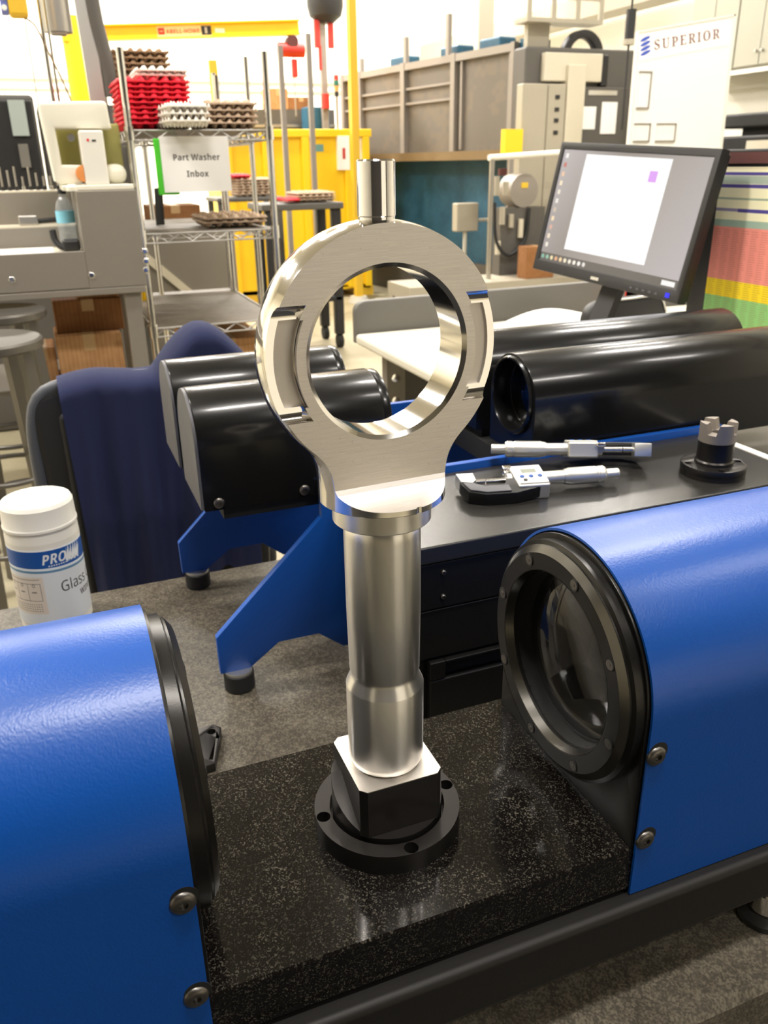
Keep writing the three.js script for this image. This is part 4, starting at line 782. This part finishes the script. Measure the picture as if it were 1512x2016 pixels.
{
  const o = T('low_grey_crate', 'low grey steel crate with a pale diagonal brace behind the wire shelves', 'crate', [0.6, FLOOR, -5.6]);
  P('crate_body', bx(-0.05, 1.02, FLOOR + 0.08, 0.18, -6.1, -5.3, 0.01), M.benchGrey, o); P('brace', bar([0.28, 0.10, -5.29], [0.75, -0.35, -5.29], 0.05, 0.012), M.benchTop, o, 'pale diagonal brace'); for (const x of [0.05, 0.9]) P('skid', bx(x - 0.06, x + 0.06, FLOOR, FLOOR + 0.08, -6.05, -5.32), M.machineGrey, o);
}
// ---------------------------------------------------------------- egg trays
const trayGeo = (() => {
  const n = 36, w = 0.29, d = 0.29, pos = [], idx = [], uv = []; const cx = 6, cz = 5;
  for (let j = 0; j <= n; j++) for (let i = 0; i <= n; i++) {
    const u = i / n, v = j / n; const rim = Math.min(u, v, 1 - u, 1 - v) < 0.02;
    const s = 0.5 - 0.25 * Math.cos(u * cx * 2 * PI) - 0.25 * Math.cos(v * cz * 2 * PI);
    pos.push((u - 0.5) * w, rim ? 0.026 : 0.004 + 0.04 * (1 - s) + 0.0, (v - 0.5) * d); uv.push(u * w, v * d);
  }
  for (let j = 0; j < n; j++) for (let i = 0; i < n; i++) { const a = j * (n + 1) + i, b = a + n + 1; idx.push(a, b, a + 1, b, b + 1, a + 1); }
  const g = new THREE.BufferGeometry(); g.setAttribute('position', new THREE.Float32BufferAttribute(pos, 3)); g.setAttribute('uv', new THREE.Float32BufferAttribute(uv, 2)); g.setIndex(idx); g.computeVertexNormals();
  const side = norm(ext((() => { const s = flat([[-w / 2, -d / 2], [w / 2, -d / 2], [w / 2, d / 2], [-w / 2, d / 2]]); s.holes.push(new THREE.Path([[-w / 2 + 0.005, -d / 2 + 0.005], [-w / 2 + 0.005, d / 2 - 0.005], [w / 2 - 0.005, d / 2 - 0.005], [w / 2 - 0.005, -d / 2 + 0.005]].map((p) => new THREE.Vector2(...p)))); return s; })(), 0.0225, 0.0275, 'y'));
  return mergeGeometries([norm(g), side]);
})();
for (const m of [M.pulp, M.pulpDark, M.pulpWhite, M.red]) m.side = THREE.DoubleSide;
function trays(n, x, y, z, m, label, group, turn = 0, gap = 0.0165, sx = 1) {
  for (let k = 0; k < n; k++) {
    const t = shadowed(new THREE.Mesh(trayGeo, m)); t.name = numbered('egg_tray'); t.position.set(x + R(-0.003, 0.003), y + k * gap - 0.001, z + R(-0.004, 0.004)); t.rotation.y = turn + R(-0.02, 0.02); t.scale.x = sx; scene.add(t);
    tag(t, label, 'egg tray', group);
  }
}
trays(9, 0.262, 0.618, -2.96, M.red, 'red plastic egg tray in the tall stack on the top wire shelf', 'red egg trays on the top shelf', 0, 0.0165, 0.86);
trays(14, 0.28, 0.618, -3.36, M.pulpDark, 'tan pulp egg tray in the tall stack behind the red trays', 'tan egg trays behind the red stack', 0, 0.0205, 0.74);
trays(2, 0.30, 0.618 + 9 * 0.0165 + 0.008, -3.0, M.pulpWhite, 'cream egg tray lying on top of the red stack', 'cream egg trays on the red stack', 0, 0.014, 0.62);
trays(3, 0.335, 0.618, -2.768 - 0.135 + 0.13, M.pulpWhite, 'pale pulp egg tray overhanging the front edge of the top wire shelf', 'pale egg trays at the shelf edge', 0.04, 0.022, 0.5);
trays(4, 0.515, 0.618, -2.94, M.pulp, 'tan pulp egg tray in the low stack beside the red trays', 'tan egg trays beside the red stack', 0, 0.021, 0.72);
trays(2, 0.515, 0.276, -2.98, M.pulp, 'tan pulp egg tray on the middle wire shelf', 'egg trays on the middle wire shelf', 0, 0.014, 0.84);
carton(0.30, 0.6, -0.55, -0.145, -3.3, -2.85, 'large cardboard box under the lowest wire shelf', M.card);
carton(0.36, 0.62, 0.20, 0.31, -4.5, -4.2, 'cardboard box on the rear wire shelf behind the sign', M.cardDark);
{
  const o = T('black_strap', 'black strap hanging down through the wire shelf', 'strap', [0.28, 0.276, -3.2]);
  P('strap_body', [bar([0.285, 0.42, -3.2], [0.275, 0.278, -3.18], 0.045, 0.004)], M.rubber, o);
  for (const [x, y] of [[0.19, 0.12], [0.225, 0.08]]) { const b = T('yellow_bottle', 'small yellow bottle standing on the lowest wire shelf', 'bottle', [x, -0.062, -3.5], 'yellow bottles on the lowest wire shelf'); P('bottle_body', move(lathe([[0, 0], [0.02, 0], [0.02, y * 0.7], [0.009, y * 0.85 + 0.01], [0.009, y + 0.02], [0, y + 0.02]], 16), x, -0.062, -3.5), M.yellow, b); }
}

// ---------------------------------------------------------------- cart with trays, yellow bin, yellow column
{
  const o = T('utility_cart', 'black utility cart carrying egg trays before the yellow bin', 'cart', [1.57, FLOOR, -5.75]);
  P('cart_top', bx(1.27, 1.87, 0.20, 0.245, -5.95, -5.5, 0.01), M.machineGrey, o); P('lower_tray', bx(1.29, 1.85, -0.45, -0.41, -5.93, -5.52, 0.01), M.blackPlastic, o);
  for (const x of [1.33, 1.82]) for (const z of [-5.91, -5.55]) { const l = P('leg', bx(x - 0.035, x + 0.035, FLOOR + 0.1, 0.2, z - 0.03, z + 0.03, 0.01), M.blackPlastic, o); P('wheel', cyl(x, FLOOR + 0.05, z, 0.05, 0.04, 'x', 20), M.rubber, l); }
  trays(3, 1.68, 0.245, -5.68, M.pulp, 'tan pulp egg tray on the black cart', 'egg trays on the black cart', 0, 0.019, 0.98); trays(1, 1.50, 0.245, -5.66, M.red, 'red egg tray on the black cart', 'red egg tray on the cart', 0, 0.02, 0.32);
  const t2 = T('rear_trolley', 'dark trolley with piled egg trays behind the black cart', 'trolley', [1.35, FLOOR, -6.4]);
  P('trolley_top', bx(1.1, 1.62, 0.24, 0.27, -6.7, -6.2, 0.01), M.machineGrey, t2); for (const x of [1.13, 1.59]) for (const z of [-6.65, -6.25]) P('leg', bx(x - 0.02, x + 0.02, FLOOR, 0.24, z - 0.02, z + 0.02), M.machineGrey, t2);
  trays(6, 1.42, 0.27, -6.4, M.pulp, 'tan pulp egg tray in the pile on the rear trolley', 'egg trays on the rear trolley', 0, 0.02, 1.05); trays(1, 1.3, 0.40, -6.4, M.red, 'red egg tray topping the pile on the rear trolley', 'red egg tray on the rear trolley', 0, 0.02, 0.6);
}
{
  const o = T('yellow_bin', 'large yellow steel bin with ribs and warning labels', 'bin', [2.4, FLOOR, -8.4]);
  const x0 = 1.55, x1 = 3.0, zf = -8.0, zb = -9.0, y1 = 0.81;
  P('front_wall', bx(x0, x1, FLOOR + 0.1, y1, zf - 0.02, zf), M.yellow, o); P('back_wall', bx(x0, x1, FLOOR + 0.1, y1, zb, zb + 0.02), M.yellow, o); P('side_wall', bx(x0, x0 + 0.02, FLOOR + 0.1, y1, zb, zf), M.yellow, o); P('side_wall', bx(x1 - 0.02, x1, FLOOR + 0.1, y1, zb, zf), M.yellow, o); P('bin_floor', bx(x0, x1, FLOOR + 0.08, FLOOR + 0.12, zb, zf), M.yellow, o);
  P('top_rim', [bx(x0 - 0.03, x1 + 0.03, y1 - 0.07, y1, zf, zf + 0.045, 0.008), bx(x0 - 0.03, x1 + 0.03, y1 - 0.07, y1, zb - 0.045, zb)], M.yellow, o);
  for (const x of [x0 + 0.03, 1.95, 2.34, 2.78, x1 - 0.03]) P('rib', bx(x - 0.035, x + 0.035, FLOOR + 0.1, y1 - 0.07, zf, zf + 0.045, 0.006), M.yellow, o);
  P('blue_label', bx(2.44, 2.535, 0.61, 0.675, zf, zf + 0.003), std({ color: lin(0.16, 0.36, 0.36), roughness: 0.6 }), o, 'blue label');
  const sg = P('warning_label', bx(2.67, 2.79, 0.44, 0.75, zf + 0.0, zf + 0.049), M.paper, o, 'white warning label'); P('red_mark', bx(2.715, 2.745, 0.54, 0.64, zf + 0.0495, zf + 0.051), M.hoistRed, sg); P('warning_label', bx(2.86, 2.94, 0.5, 0.745, zf, zf + 0.005), M.paper, o, 'white warning label');
  for (const x of [1.7, 2.95]) P('skid', bx(x - 0.08, x + 0.08, FLOOR, FLOOR + 0.1, zb, zf), M.yellowDull, o);
}
{
  const o = T('yellow_column', 'yellow steel column with worn paint and pale footing', 'column', [2.72, FLOOR, -7.6]);
  P('column_shaft', [bx(2.684, 2.757, FLOOR, CEIL, -7.64, -7.56, 0.004)], M.yellowDull, o); P('footing', cyl(2.72, FLOOR + 0.03, -7.6, 0.11, 0.06, 'y', 28, 0.08), M.wallPipe, o);
}
{ // jib crane with hoist
  const o = T('jib_crane', 'yellow jib crane with long beam and maker lettering', 'crane', [0.37, FLOOR, -8.5]);
  const zj = -8.5;
  P('mast', [cyl(0.38, (FLOOR + 1.75) / 2, zj, 0.11, 1.75 - FLOOR, 'y', 28)], M.yellow, o, 'yellow round mast'); P('head', bx(0.27, 0.6, 1.54, 1.70, zj - 0.1, zj + 0.1, 0.01), M.yellow, o);
  P('brace', ext([[0.3, 1.56], [0.42, 1.04], [0.50, 1.04], [0.46, 1.56]], zj - 0.06, zj + 0.06, 'z'), M.yellow, o);
  const beam = P('beam', [bar([0.45, 1.618, zj], [2.49, 1.735, zj], 0.11, 0.03), bar([0.45, 1.676, zj], [2.49, 1.795, zj], 0.012, 0.12), bar([0.45, 1.56, zj], [2.49, 1.676, zj], 0.012, 0.12)], M.yellow, o, 'yellow I-beam');
  const tex = canvasTex(1024, 220, (g, w, h) => { g.fillStyle = '#f2d9a0'; g.fillRect(0, 0, w, h); g.fillStyle = '#c8352c'; g.fillRect(20, 40, 120, 130); g.fillStyle = '#f2d9a0'; g.fillRect(50, 95, 60, 18); g.fillStyle = '#c8352c'; g.font = 'bold 118px sans-serif'; g.fillText('ABELL-HOWE', 165, 155, 640); g.fillStyle = '#2c2a2e'; g.fillRect(830, 20, 194, 180); g.fillStyle = '#c9c4bc'; g.fillRect(900, 45, 40, 120); });
  const pl = kept(new THREE.PlaneGeometry(0.51, 0.094).rotateZ(0.057).translate(1.37, 1.668, zj + 0.0165)); P('name_board', pl, std({ map: tex, roughness: 0.6 }), beam, 'cream board with red maker name'); P('sticker', bx(1.66, 1.75, 1.665, 1.70, zj + 0.015, zj + 0.0175), M.paper, beam);
  const h = T('chain_hoist', 'red electric chain hoist hanging from the jib beam', 'hoist', [2.41, 1.3, zj]);
  P('trolley', cyl(2.41, 1.61, zj, 0.055, 0.12, 'z', 20), M.maroon, h); P('motor', [cyl(2.40, 1.54, zj, 0.065, 0.26, 'x', 28)], M.hoistRed, h, 'red motor drum'); P('hook_block', bx(2.40, 2.455, 1.30, 1.46, zj - 0.03, zj + 0.03, 0.01), M.hoistRed, h); P('chain', rod([2.42, 1.55, zj], [2.42, 0.95, zj], 0.006), M.zinc, h);
  one('yellow_post', bar([1.48, FLOOR, -7.8], [1.47, 1.36, -7.8], 0.07, 0.06), M.yellowDull, 'square yellow post behind the wire shelf', 'post', [1.475, FLOOR, -7.8]);
}
{ // machine spindle with black dome
  const z = -9.5, o = T('machine_head', 'tall machine mast topped by a black round cover and red guards', 'machine', [3.07, FLOOR, z]);
  P('cover', [lathe([[0, 1.92], [0.09, 1.925], [0.175, 1.99], [0.2, 2.08], [0.2, 2.19], [0, 2.24]], 40).translate(3.1, 0, z)], M.blackPlastic, o, 'black round cover');
  P('mast', bx(3.02, 3.09, FLOOR, 1.94, z - 0.04, z + 0.03, 0.004), M.tankFrame, o); for (const x of [2.985, 3.145]) P('guard', bx(x - 0.03, x + 0.03, 1.68, 1.95, z, z + 0.05, 0.004), M.hoistRed, o); P('red_rod', bx(2.99, 3.02, 1.46, 1.7, z + 0.03, z + 0.06), M.hoistRed, o);
  P('base', bx(2.86, 3.13, FLOOR, 1.10, z - 0.3, z - 0.06, 0.01), M.machineBlue, o, 'blue machine base'); P('coupling', [cyl(3.05, 1.15, z + 0.05, 0.045, 0.15)], M.hoistRed, o);
  const s = T('signal_tower', 'stacked red, green and orange signal light', 'signal light', [3.16, 1.1, z + 0.12]); P('stem', cyl(3.16, 0.6, z + 0.12, 0.016, 2 * (1.2 - 0.6)), M.zinc, s);
  P('red_lens', cyl(3.16, 1.385, z + 0.12, 0.027, 0.05), M.hoistRed, s); P('green_lens', cyl(3.16, 1.33, z + 0.12, 0.027, 0.05), std({ color: lin(0.03, 0.14, 0.1) }), s); P('orange_lens', cyl(3.16, 1.275, z + 0.12, 0.027, 0.05), M.orange, s); P('stem_foot', cyl(3.16, 1.22, z + 0.12, 0.024, 0.05), M.blackPlastic, s); P('tower_base', bx(3.11, 3.21, FLOOR, 0.02, z + 0.07, z + 0.17), M.machineGrey, s);
}
{ // posts of a rack
  for (const [x, y] of [[1.875, 1.395], [2.12, 1.49]]) one('rack_post', bx(x - 0.02, x + 0.02, FLOOR, y, -7.02, -6.98), M.tankFrame, 'slim grey rack post rising behind the yellow bin', 'post', [x, FLOOR, -7], 'slim grey rack posts').userData.label = 'slim grey rack post standing near the yellow bin';
  const o = T('far_rack', 'dark rack with stacked boxes against the back wall', 'rack', [2.9, FLOOR, -10]);
  P('rack_body', bx(2.3, 3.3, FLOOR, 1.09, -10.7, -9.9), M.machineGrey, o); P('rail', bx(2.3, 3.3, 0.90, 0.93, -9.9, -9.87), M.zinc, o);
  carton(2.5, 2.74, 1.09, 1.31, -10.2, -9.9, 'orange-brown cardboard box standing upright on the far rack', M.card); carton(2.745, 3.05, 1.09, 1.22, -10.2, -9.9, 'wide cardboard box beside the upright one on the far rack', M.cardDark);
}

// ---------------------------------------------------------------- parts washer: grey tank panels on a blue machine
{
  const o = T('parts_washer', 'long parts washer with grey steel tank panels above a blue body', 'machine', [3.6, FLOOR, -7.8]);
  const A = [3.66, -6.25], Bq = [3.17, -9.2], dx = Bq[0] - A[0], dz = Bq[1] - A[1], L = Math.hypot(dx, dz); const yb = 0.585, yt = 1.38;
  const ang = Math.atan2(-dz, dx), put = (g) => g.rotateY(ang).translate(A[0], 0, A[1]);      // local: x along the tank from its near end, +z' towards the camera side
  const side = -1;
  const lb = (x0, x1, y0, y1, z0, z1, r) => put(bx(x0, x1, y0, y1, z0, z1, r));
  P('tank_wall', lb(0, L, yb, yt, 0.02, 0.3), M.tank, o, 'grey weathered steel tank');
  const fr = [[0, 0.045], [0.83, 0.895], [1.68, 1.75], [2.55, 2.62], [L - 0.06, L]];
  for (const [a, b] of fr) P('upright', lb(a, b, yb, yt + 0.012, -0.03, 0.02), M.tankFrame, o);
  P('rim', lb(0, L, yt - 0.055, yt + 0.005, -0.025, 0.03), M.tankFrame, o); for (const y of [1.15, 1.02]) P('cross_strip', lb(0.9, L, y, y + 0.02, -0.012, 0.02), M.tankFrame, o); P('inner_strip', lb(0.74, 0.765, yb + 0.02, yt - 0.06, -0.01, 0.02), M.tankFrame, o); P('inner_strip', lb(0.06, 0.085, yb + 0.02, yt - 0.06, -0.01, 0.02), M.tankFrame, o);
  P('ledge', lb(-0.02, L, yb - 0.075, yb, -0.12, 0.1), M.brown, o, 'brown stained ledge');
  P('body', lb(0.1, L, -0.40, yb - 0.075, 0.1, 0.32), M.machineBlue, o, 'blue painted body');
  P('plinth', lb(0, L, FLOOR, -0.40, 0.05, 0.32), M.machineGrey, o);
  P('junction_box', [bx(3.35, 3.56, -0.07, 0.165, -6.9, -6.8, 0.01)].map((g) => g.translate(-0.14, 0, 0.42)), M.machineBeige, o, 'grey junction box'); P('conduit', [rod([3.31, -0.07, -6.42], [3.31, -0.4, -6.42], 0.018), rod([3.40, 0.02, -6.42], [3.62, 0.02, -6.4], 0.014)], M.wallPipe, o);
  for (const [t, h] of [[0.35, 0.33], [0.95, 0.30], [1.85, 0.27]]) P('lid_bracket', [lb(t, t + 0.3, yt + 0.01, yt + 0.10, 0.1, 0.28, 0.02)], M.machineBlue, o);
  for (const [t, h] of [[1.0, 1.72], [1.72, 1.62], [2.6, 1.52]]) P('guard_post', lb(t, t + 0.045, yt, h, 0.02, 0.06), M.tankFrame, o);
  P('blue_end', lb(-0.06, 0.0, yb - 0.1, yt + 0.03, 0.03, 0.3), M.machineBlue, o);
}
{ // pipe rail table and pump in front
  const o = T('pipe_rail', 'pale pipe railing with uprights in front of the pump', 'railing', [3.4, FLOOR, -5.5]);
  P('top_rail', rod([3.03, 0.522, -5.5], [4.4, 0.585, -5.5], 0.022, 16), M.whitePlastic, o, 'pale top rail'); for (const x of [3.06, 4.2]) P('upright', rod([x, -0.36, -5.5], [x, 0.52 + (x - 3.03) * 0.046, -5.5], 0.02, 14), M.zinc, o);
  P('platform', bx(2.3, 4.4, -0.46, -0.36, -5.75, -5.3), M.machineBeige, o, 'beige platform edge'); P('platform_base', bx(2.32, 4.38, FLOOR, -0.46, -5.7, -5.38), M.dark, o);
  const m = T('pump_motor', 'round grey pump motor with pipework behind the pipe rail', 'motor', [3.42, -0.36, -5.7]);
  P('motor_body', [cyl(3.42, 0.28, -5.72, 0.125, 0.2, 'z', 28)], M.tankFrame, m); P('plate', bx(3.39, 3.45, 0.30, 0.34, -5.62, -5.615), M.yellowDull, m); P('stand', bx(3.22, 3.62, -0.36, 0.155, -5.74, -5.62), M.machineGrey, m);
  for (const [x, y, h] of [[3.22, 0.32, 0.14], [3.30, 0.30, 0.10], [3.28, 0.10, 0.13], [3.36, 0.06, 0.1], [3.45, 0.0, 0.14], [3.25, -0.14, 0.1]]) P('valve', cyl(x - 0.06, y, -5.6, 0.022, h, 'y', 14), (x * 100 | 0) % 2 ? M.machineCream : M.machineBeige, m); P('red_valve', cyl(3.22, 0.42, -5.62, 0.035, 0.05), M.maroon, m); P('hose', pipe([[3.14, 0.2, -5.59], [3.17, -0.1, -5.58], [3.27, -0.2, -5.58], [3.42, -0.1, -5.59], [3.46, 0.15, -5.6]], 0.014), M.blackPlastic, m);
  carton(3.3, 3.55, -0.36, -0.12, -5.47, -5.33, 'brown box standing on the platform below the pump', M.cardDark);
}
{ // machining centre on the right
  const o = T('machining_centre', 'grey machining centre with cream doors and dark control head', 'machine', [4.2, FLOOR, -6.5]);
  P('main_body', bx(3.60, 4.75, FLOOR, 1.33, -6.2, -6.0, 0.02), M.machineGrey, o); P('front_door', bx(3.53, 3.76, FLOOR, 1.06, -6.0, -5.9, 0.01), M.machineBeige, o); P('front_door', bx(3.765, 3.93, FLOOR, 1.06, -6.0, -5.9, 0.01), M.machineBeige, o); P('pillar', bx(3.935, 4.105, FLOOR, 1.2, -6.0, -5.89, 0.01), M.machineCream, o, 'cream pillar');
  P('upper_box', bx(3.74, 4.28, 1.08, 1.285, -6.0, -5.93, 0.01), M.machineCream, o); const ch = P('control_head', bx(4.11, 4.56, 0.60, 1.045, -6.0, -5.93, 0.01), M.machineGrey, o, 'dark control head');
  P('name_plate', bx(4.16, 4.44, 0.985, 1.02, -5.93, -5.925), M.satin, ch); P('paper', bx(4.12, 4.245, 0.73, 0.90, -5.93, -5.924), M.paper, ch, 'white paper sheet'); P('paper', bx(4.30, 4.45, 0.695, 0.935, -5.93, -5.922), M.paper, ch, 'clipboard paper');
  const hs = new THREE.Shape(); hs.absarc(4.155, 1.275, 0.19, 0.02, PI - 0.25, false); hs.absarc(4.15, 1.275, 0.13, PI - 0.25, 0.02, true); P('cable_arch', ext(hs, -6.1, -6.02, 'z', 0.005), M.blackPlastic, o, 'black cable carrier arch'); P('cable_leg', bx(4.285, 4.345, 1.05, 1.28, -6.0, -5.94, 0.01), M.blackPlastic, o);
  for (const y of [0.95, 0.86, 0.78, 0.69]) P('button', bx(3.83, 3.87, y, y + 0.03, -5.9, -5.894), M.blackPlastic, o);
  one('yellow_flag', bx(3.36, 3.52, 0.545, 0.73, -5.92, -5.85), M.yellow, 'yellow panel beside the parts washer end', 'panel', [3.5, 0.545, -5.93]); one('panel_stand', bx(3.42, 3.46, FLOOR, 0.545, -5.91, -5.87), M.tankFrame, 'grey stand below the yellow panel', 'stand', [3.475, FLOOR, -5.94]);
  one('yellow_rod', rod([4.52, FLOOR, -5.7], [4.48, 1.22, -5.7], 0.018), M.yellowDull, 'thin yellow rod before the dark control head', 'rod', [4.5, FLOOR, -5.7]);
  const w = T('wooden_crate', 'open wooden crate on top of the machining centre column', 'crate', [3.95, 1.33, -6.1]); P('slat', [bx(3.6, 4.3, 1.50, 1.53, -6.2, -6.0)], M.machineBeige, w); P('slat', [bx(3.6, 4.3, 1.66, 1.69, -6.02, -6.0)], M.machineBeige, w); for (const x of [3.62, 3.84, 4.06, 4.28]) P('upright', bx(x - 0.02, x + 0.02, 1.53, 1.66, -6.02, -6.0), M.machineBeige, w); P('crate_post', bx(3.68, 3.88, 1.33, 1.50, -6.18, -6.12), M.machineBeige, w);
}
{ // display board
  const o = T('display_board', 'white display board lettered SUPERIOR with framed papers on its face', 'board', [3.93, FLOOR, -4.5]);
  const sk = (x) => 0.16 * (x - 3.54);
  const pan = [[3.555, 0.52], [4.315, 0.52], [4.295, 1.24 + sk(4.29)], [3.54, 1.24]];
  P('panel', ext(pan, -4.53, -4.505, 'z'), M.paper, o, 'white panel'); P('frame', [bar([4.32, 0.45, -4.515], [4.29, 1.365, -4.515], 0.022, 0.03), bar([3.545, 0.45, -4.515], [3.54, 1.24, -4.515], 0.012, 0.03), bar([3.54, 1.24, -4.515], [4.295, 1.362, -4.515], 0.012, 0.03)], M.whitePlastic, o);
  const tex = canvasTex(1024, 220, (g, w, h) => {
    g.clearRect(0, 0, w, h); g.fillStyle = '#fbfaf8'; g.fillRect(0, 0, w, h); g.fillStyle = '#3a55b8';
    for (let k = 0; k < 4; k++) { g.save(); g.translate(70, 40 + k * 40); g.rotate(-0.25); g.beginPath(); g.ellipse(0, 0, 58, 16, 0, 0, 7); g.fill(); g.restore(); }
    g.fillStyle = '#6a3f3f'; g.font = 'bold 122px serif'; let px = 165; for (const ch of 'SUPERIOR') { g.fillText(ch, px, 150); px += g.measureText(ch).width + 16; }
  });
  P('lettering', kept(new THREE.PlaneGeometry(0.715, 0.145).rotateZ(0.158).translate(3.905, 1.205, -4.503)), std({ map: tex, roughness: 0.6 }), o, 'blue emblem and dark red lettering');
  for (const [x0, x1, y0, y1] of [[3.57, 3.67, 0.80, 1.02], [3.57, 3.70, 0.60, 0.715], [3.75, 3.91, 0.60, 0.715]]) { const f = P('paper_frame', [bx(x0, x1, y0, y0 + 0.008, -4.505, -4.496), bx(x0, x1, y1 - 0.008, y1, -4.505, -4.496), bx(x1 - 0.006, x1, y0, y1, -4.505, -4.496)], M.tankFrame, o, 'grey paper frame'); P('paper', bx(x0 + 0.008, x1 - 0.008, y0 + 0.01, y1 - 0.01, -4.505, -4.501), M.paper, f); }
  for (const x of [3.6, 4.27]) P('stand_leg', bx(x - 0.02, x + 0.02, FLOOR, 0.52, -4.53, -4.5), M.tankFrame, o);
}
{ // wall cabinets along the right wall
  const wx = X1 - 0.35;
  for (let k = 0; k < 5; k++) {
    const z0 = -6.9 + k * 0.62, o = T('wall_cabinet', 'pale green-grey wall cabinet with double doors on the right wall', 'cabinet', [wx + 0.17, 1.22, z0 + 0.3], 'wall cabinets on the right wall');
    P('cabinet_body', bx(wx, X1, 1.24, 2.15, z0, z0 + 0.61), M.cabinetWall, o); for (const a of [0, 0.305]) { const d = P('door', bx(wx - 0.018, wx, 1.25, 2.14, z0 + a + 0.004, z0 + a + 0.300, 0.003), M.cabinetWall, o); P('handle', cyl(wx - 0.03, 1.36, z0 + (a ? 0.34 : 0.27), 0.012, 0.025, 'x', 12), M.zinc, d); }
  }
  one('cabinet_light_rail', bx(wx - 0.03, wx + 0.02, 1.19, 1.225, -6.9, -3.8), M.whitePlastic, 'white rail below the wall cabinets', 'rail', [wx, 1.19, -5.3]);
  const d = T('air_duct', 'beige square air duct running along the right wall', 'duct', [5.6, 2.2, -8]); P('duct_run', bx(5.75, 6.05, 1.93, 2.16, -12.9, -7.2, 0.01), M.machineBeige, d); for (const z of [-12, -10.5, -9, -7.6]) P('hanger', rod([5.9, 2.16, z], [5.9, CEIL, z], 0.01), M.zinc, d);
  one('steel_column', bx(4.68, 4.87, FLOOR, CEIL, -9.1, -8.9), M.machineBeige, 'beige steel building column behind the parts washer', 'column', [4.77, FLOOR, -9]);
  const c = T('counter', 'long counter with small machines against the right wall', 'counter', [5.6, FLOOR, -5]); P('counter_body', bx(5.2, 6.28, FLOOR, 0.42, -7.0, -3.6), M.machineGrey, c); P('counter_top', bx(5.15, 6.28, 0.42, 0.46, -7.05, -3.55), M.blackPlastic, c);
  const mm = T('counter_machine', 'dark boxy machine with pale panels on the long counter', 'machine', [5.5, 0.46, -5.4]); P('machine_case', bx(5.3, 5.75, 0.46, 0.66, -5.75, -4.9, 0.02), M.blackPlastic, mm); P('machine_top', bx(5.35, 5.75, 0.72, 0.83, -5.7, -5.0, 0.02), M.blackPlastic, mm); P('machine_neck', bx(5.42, 5.6, 0.66, 0.72, -5.5, -5.2), M.dark, mm); P('pale_panel', bx(5.29, 5.3, 0.5, 0.62, -5.3, -4.95), M.machineCream, mm);
  one('brass_tray', bx(5.3, 5.55, 0.46, 0.72, -6.25, -5.85, 0.02), M.yellowDull, 'brass coloured tray stack on the long counter', 'tray', [5.42, 0.46, -6.05]);
  one('white_roll', cyl(5.45, 0.60, -6.6, 0.14, 0.28, 'y', 28), M.whitePlastic, 'white round roll on the long counter', 'roll', [5.45, 0.46, -6.6]);
  const p = T('hanging_tool', 'black tool hanging on a cord before the wall cabinets', 'tool', [4.4, 1.25, -5.2]); P('tool_body', cyl(3.98, 1.38, -5.2, 0.035, 0.2, 'y', 20), M.blackPlastic, p); P('tool_collar', cyl(3.98, 1.275, -5.2, 0.04, 0.035, 'y', 20), M.machineBeige, p); P('cord', [rod([3.98, 1.48, -5.2], [3.98, CEIL, -5.2], 0.008), rod([3.985, 0.7, -5.2], [3.98, 1.26, -5.2], 0.008)], M.blackPlastic, p);
}
renderer.render(scene, camera);
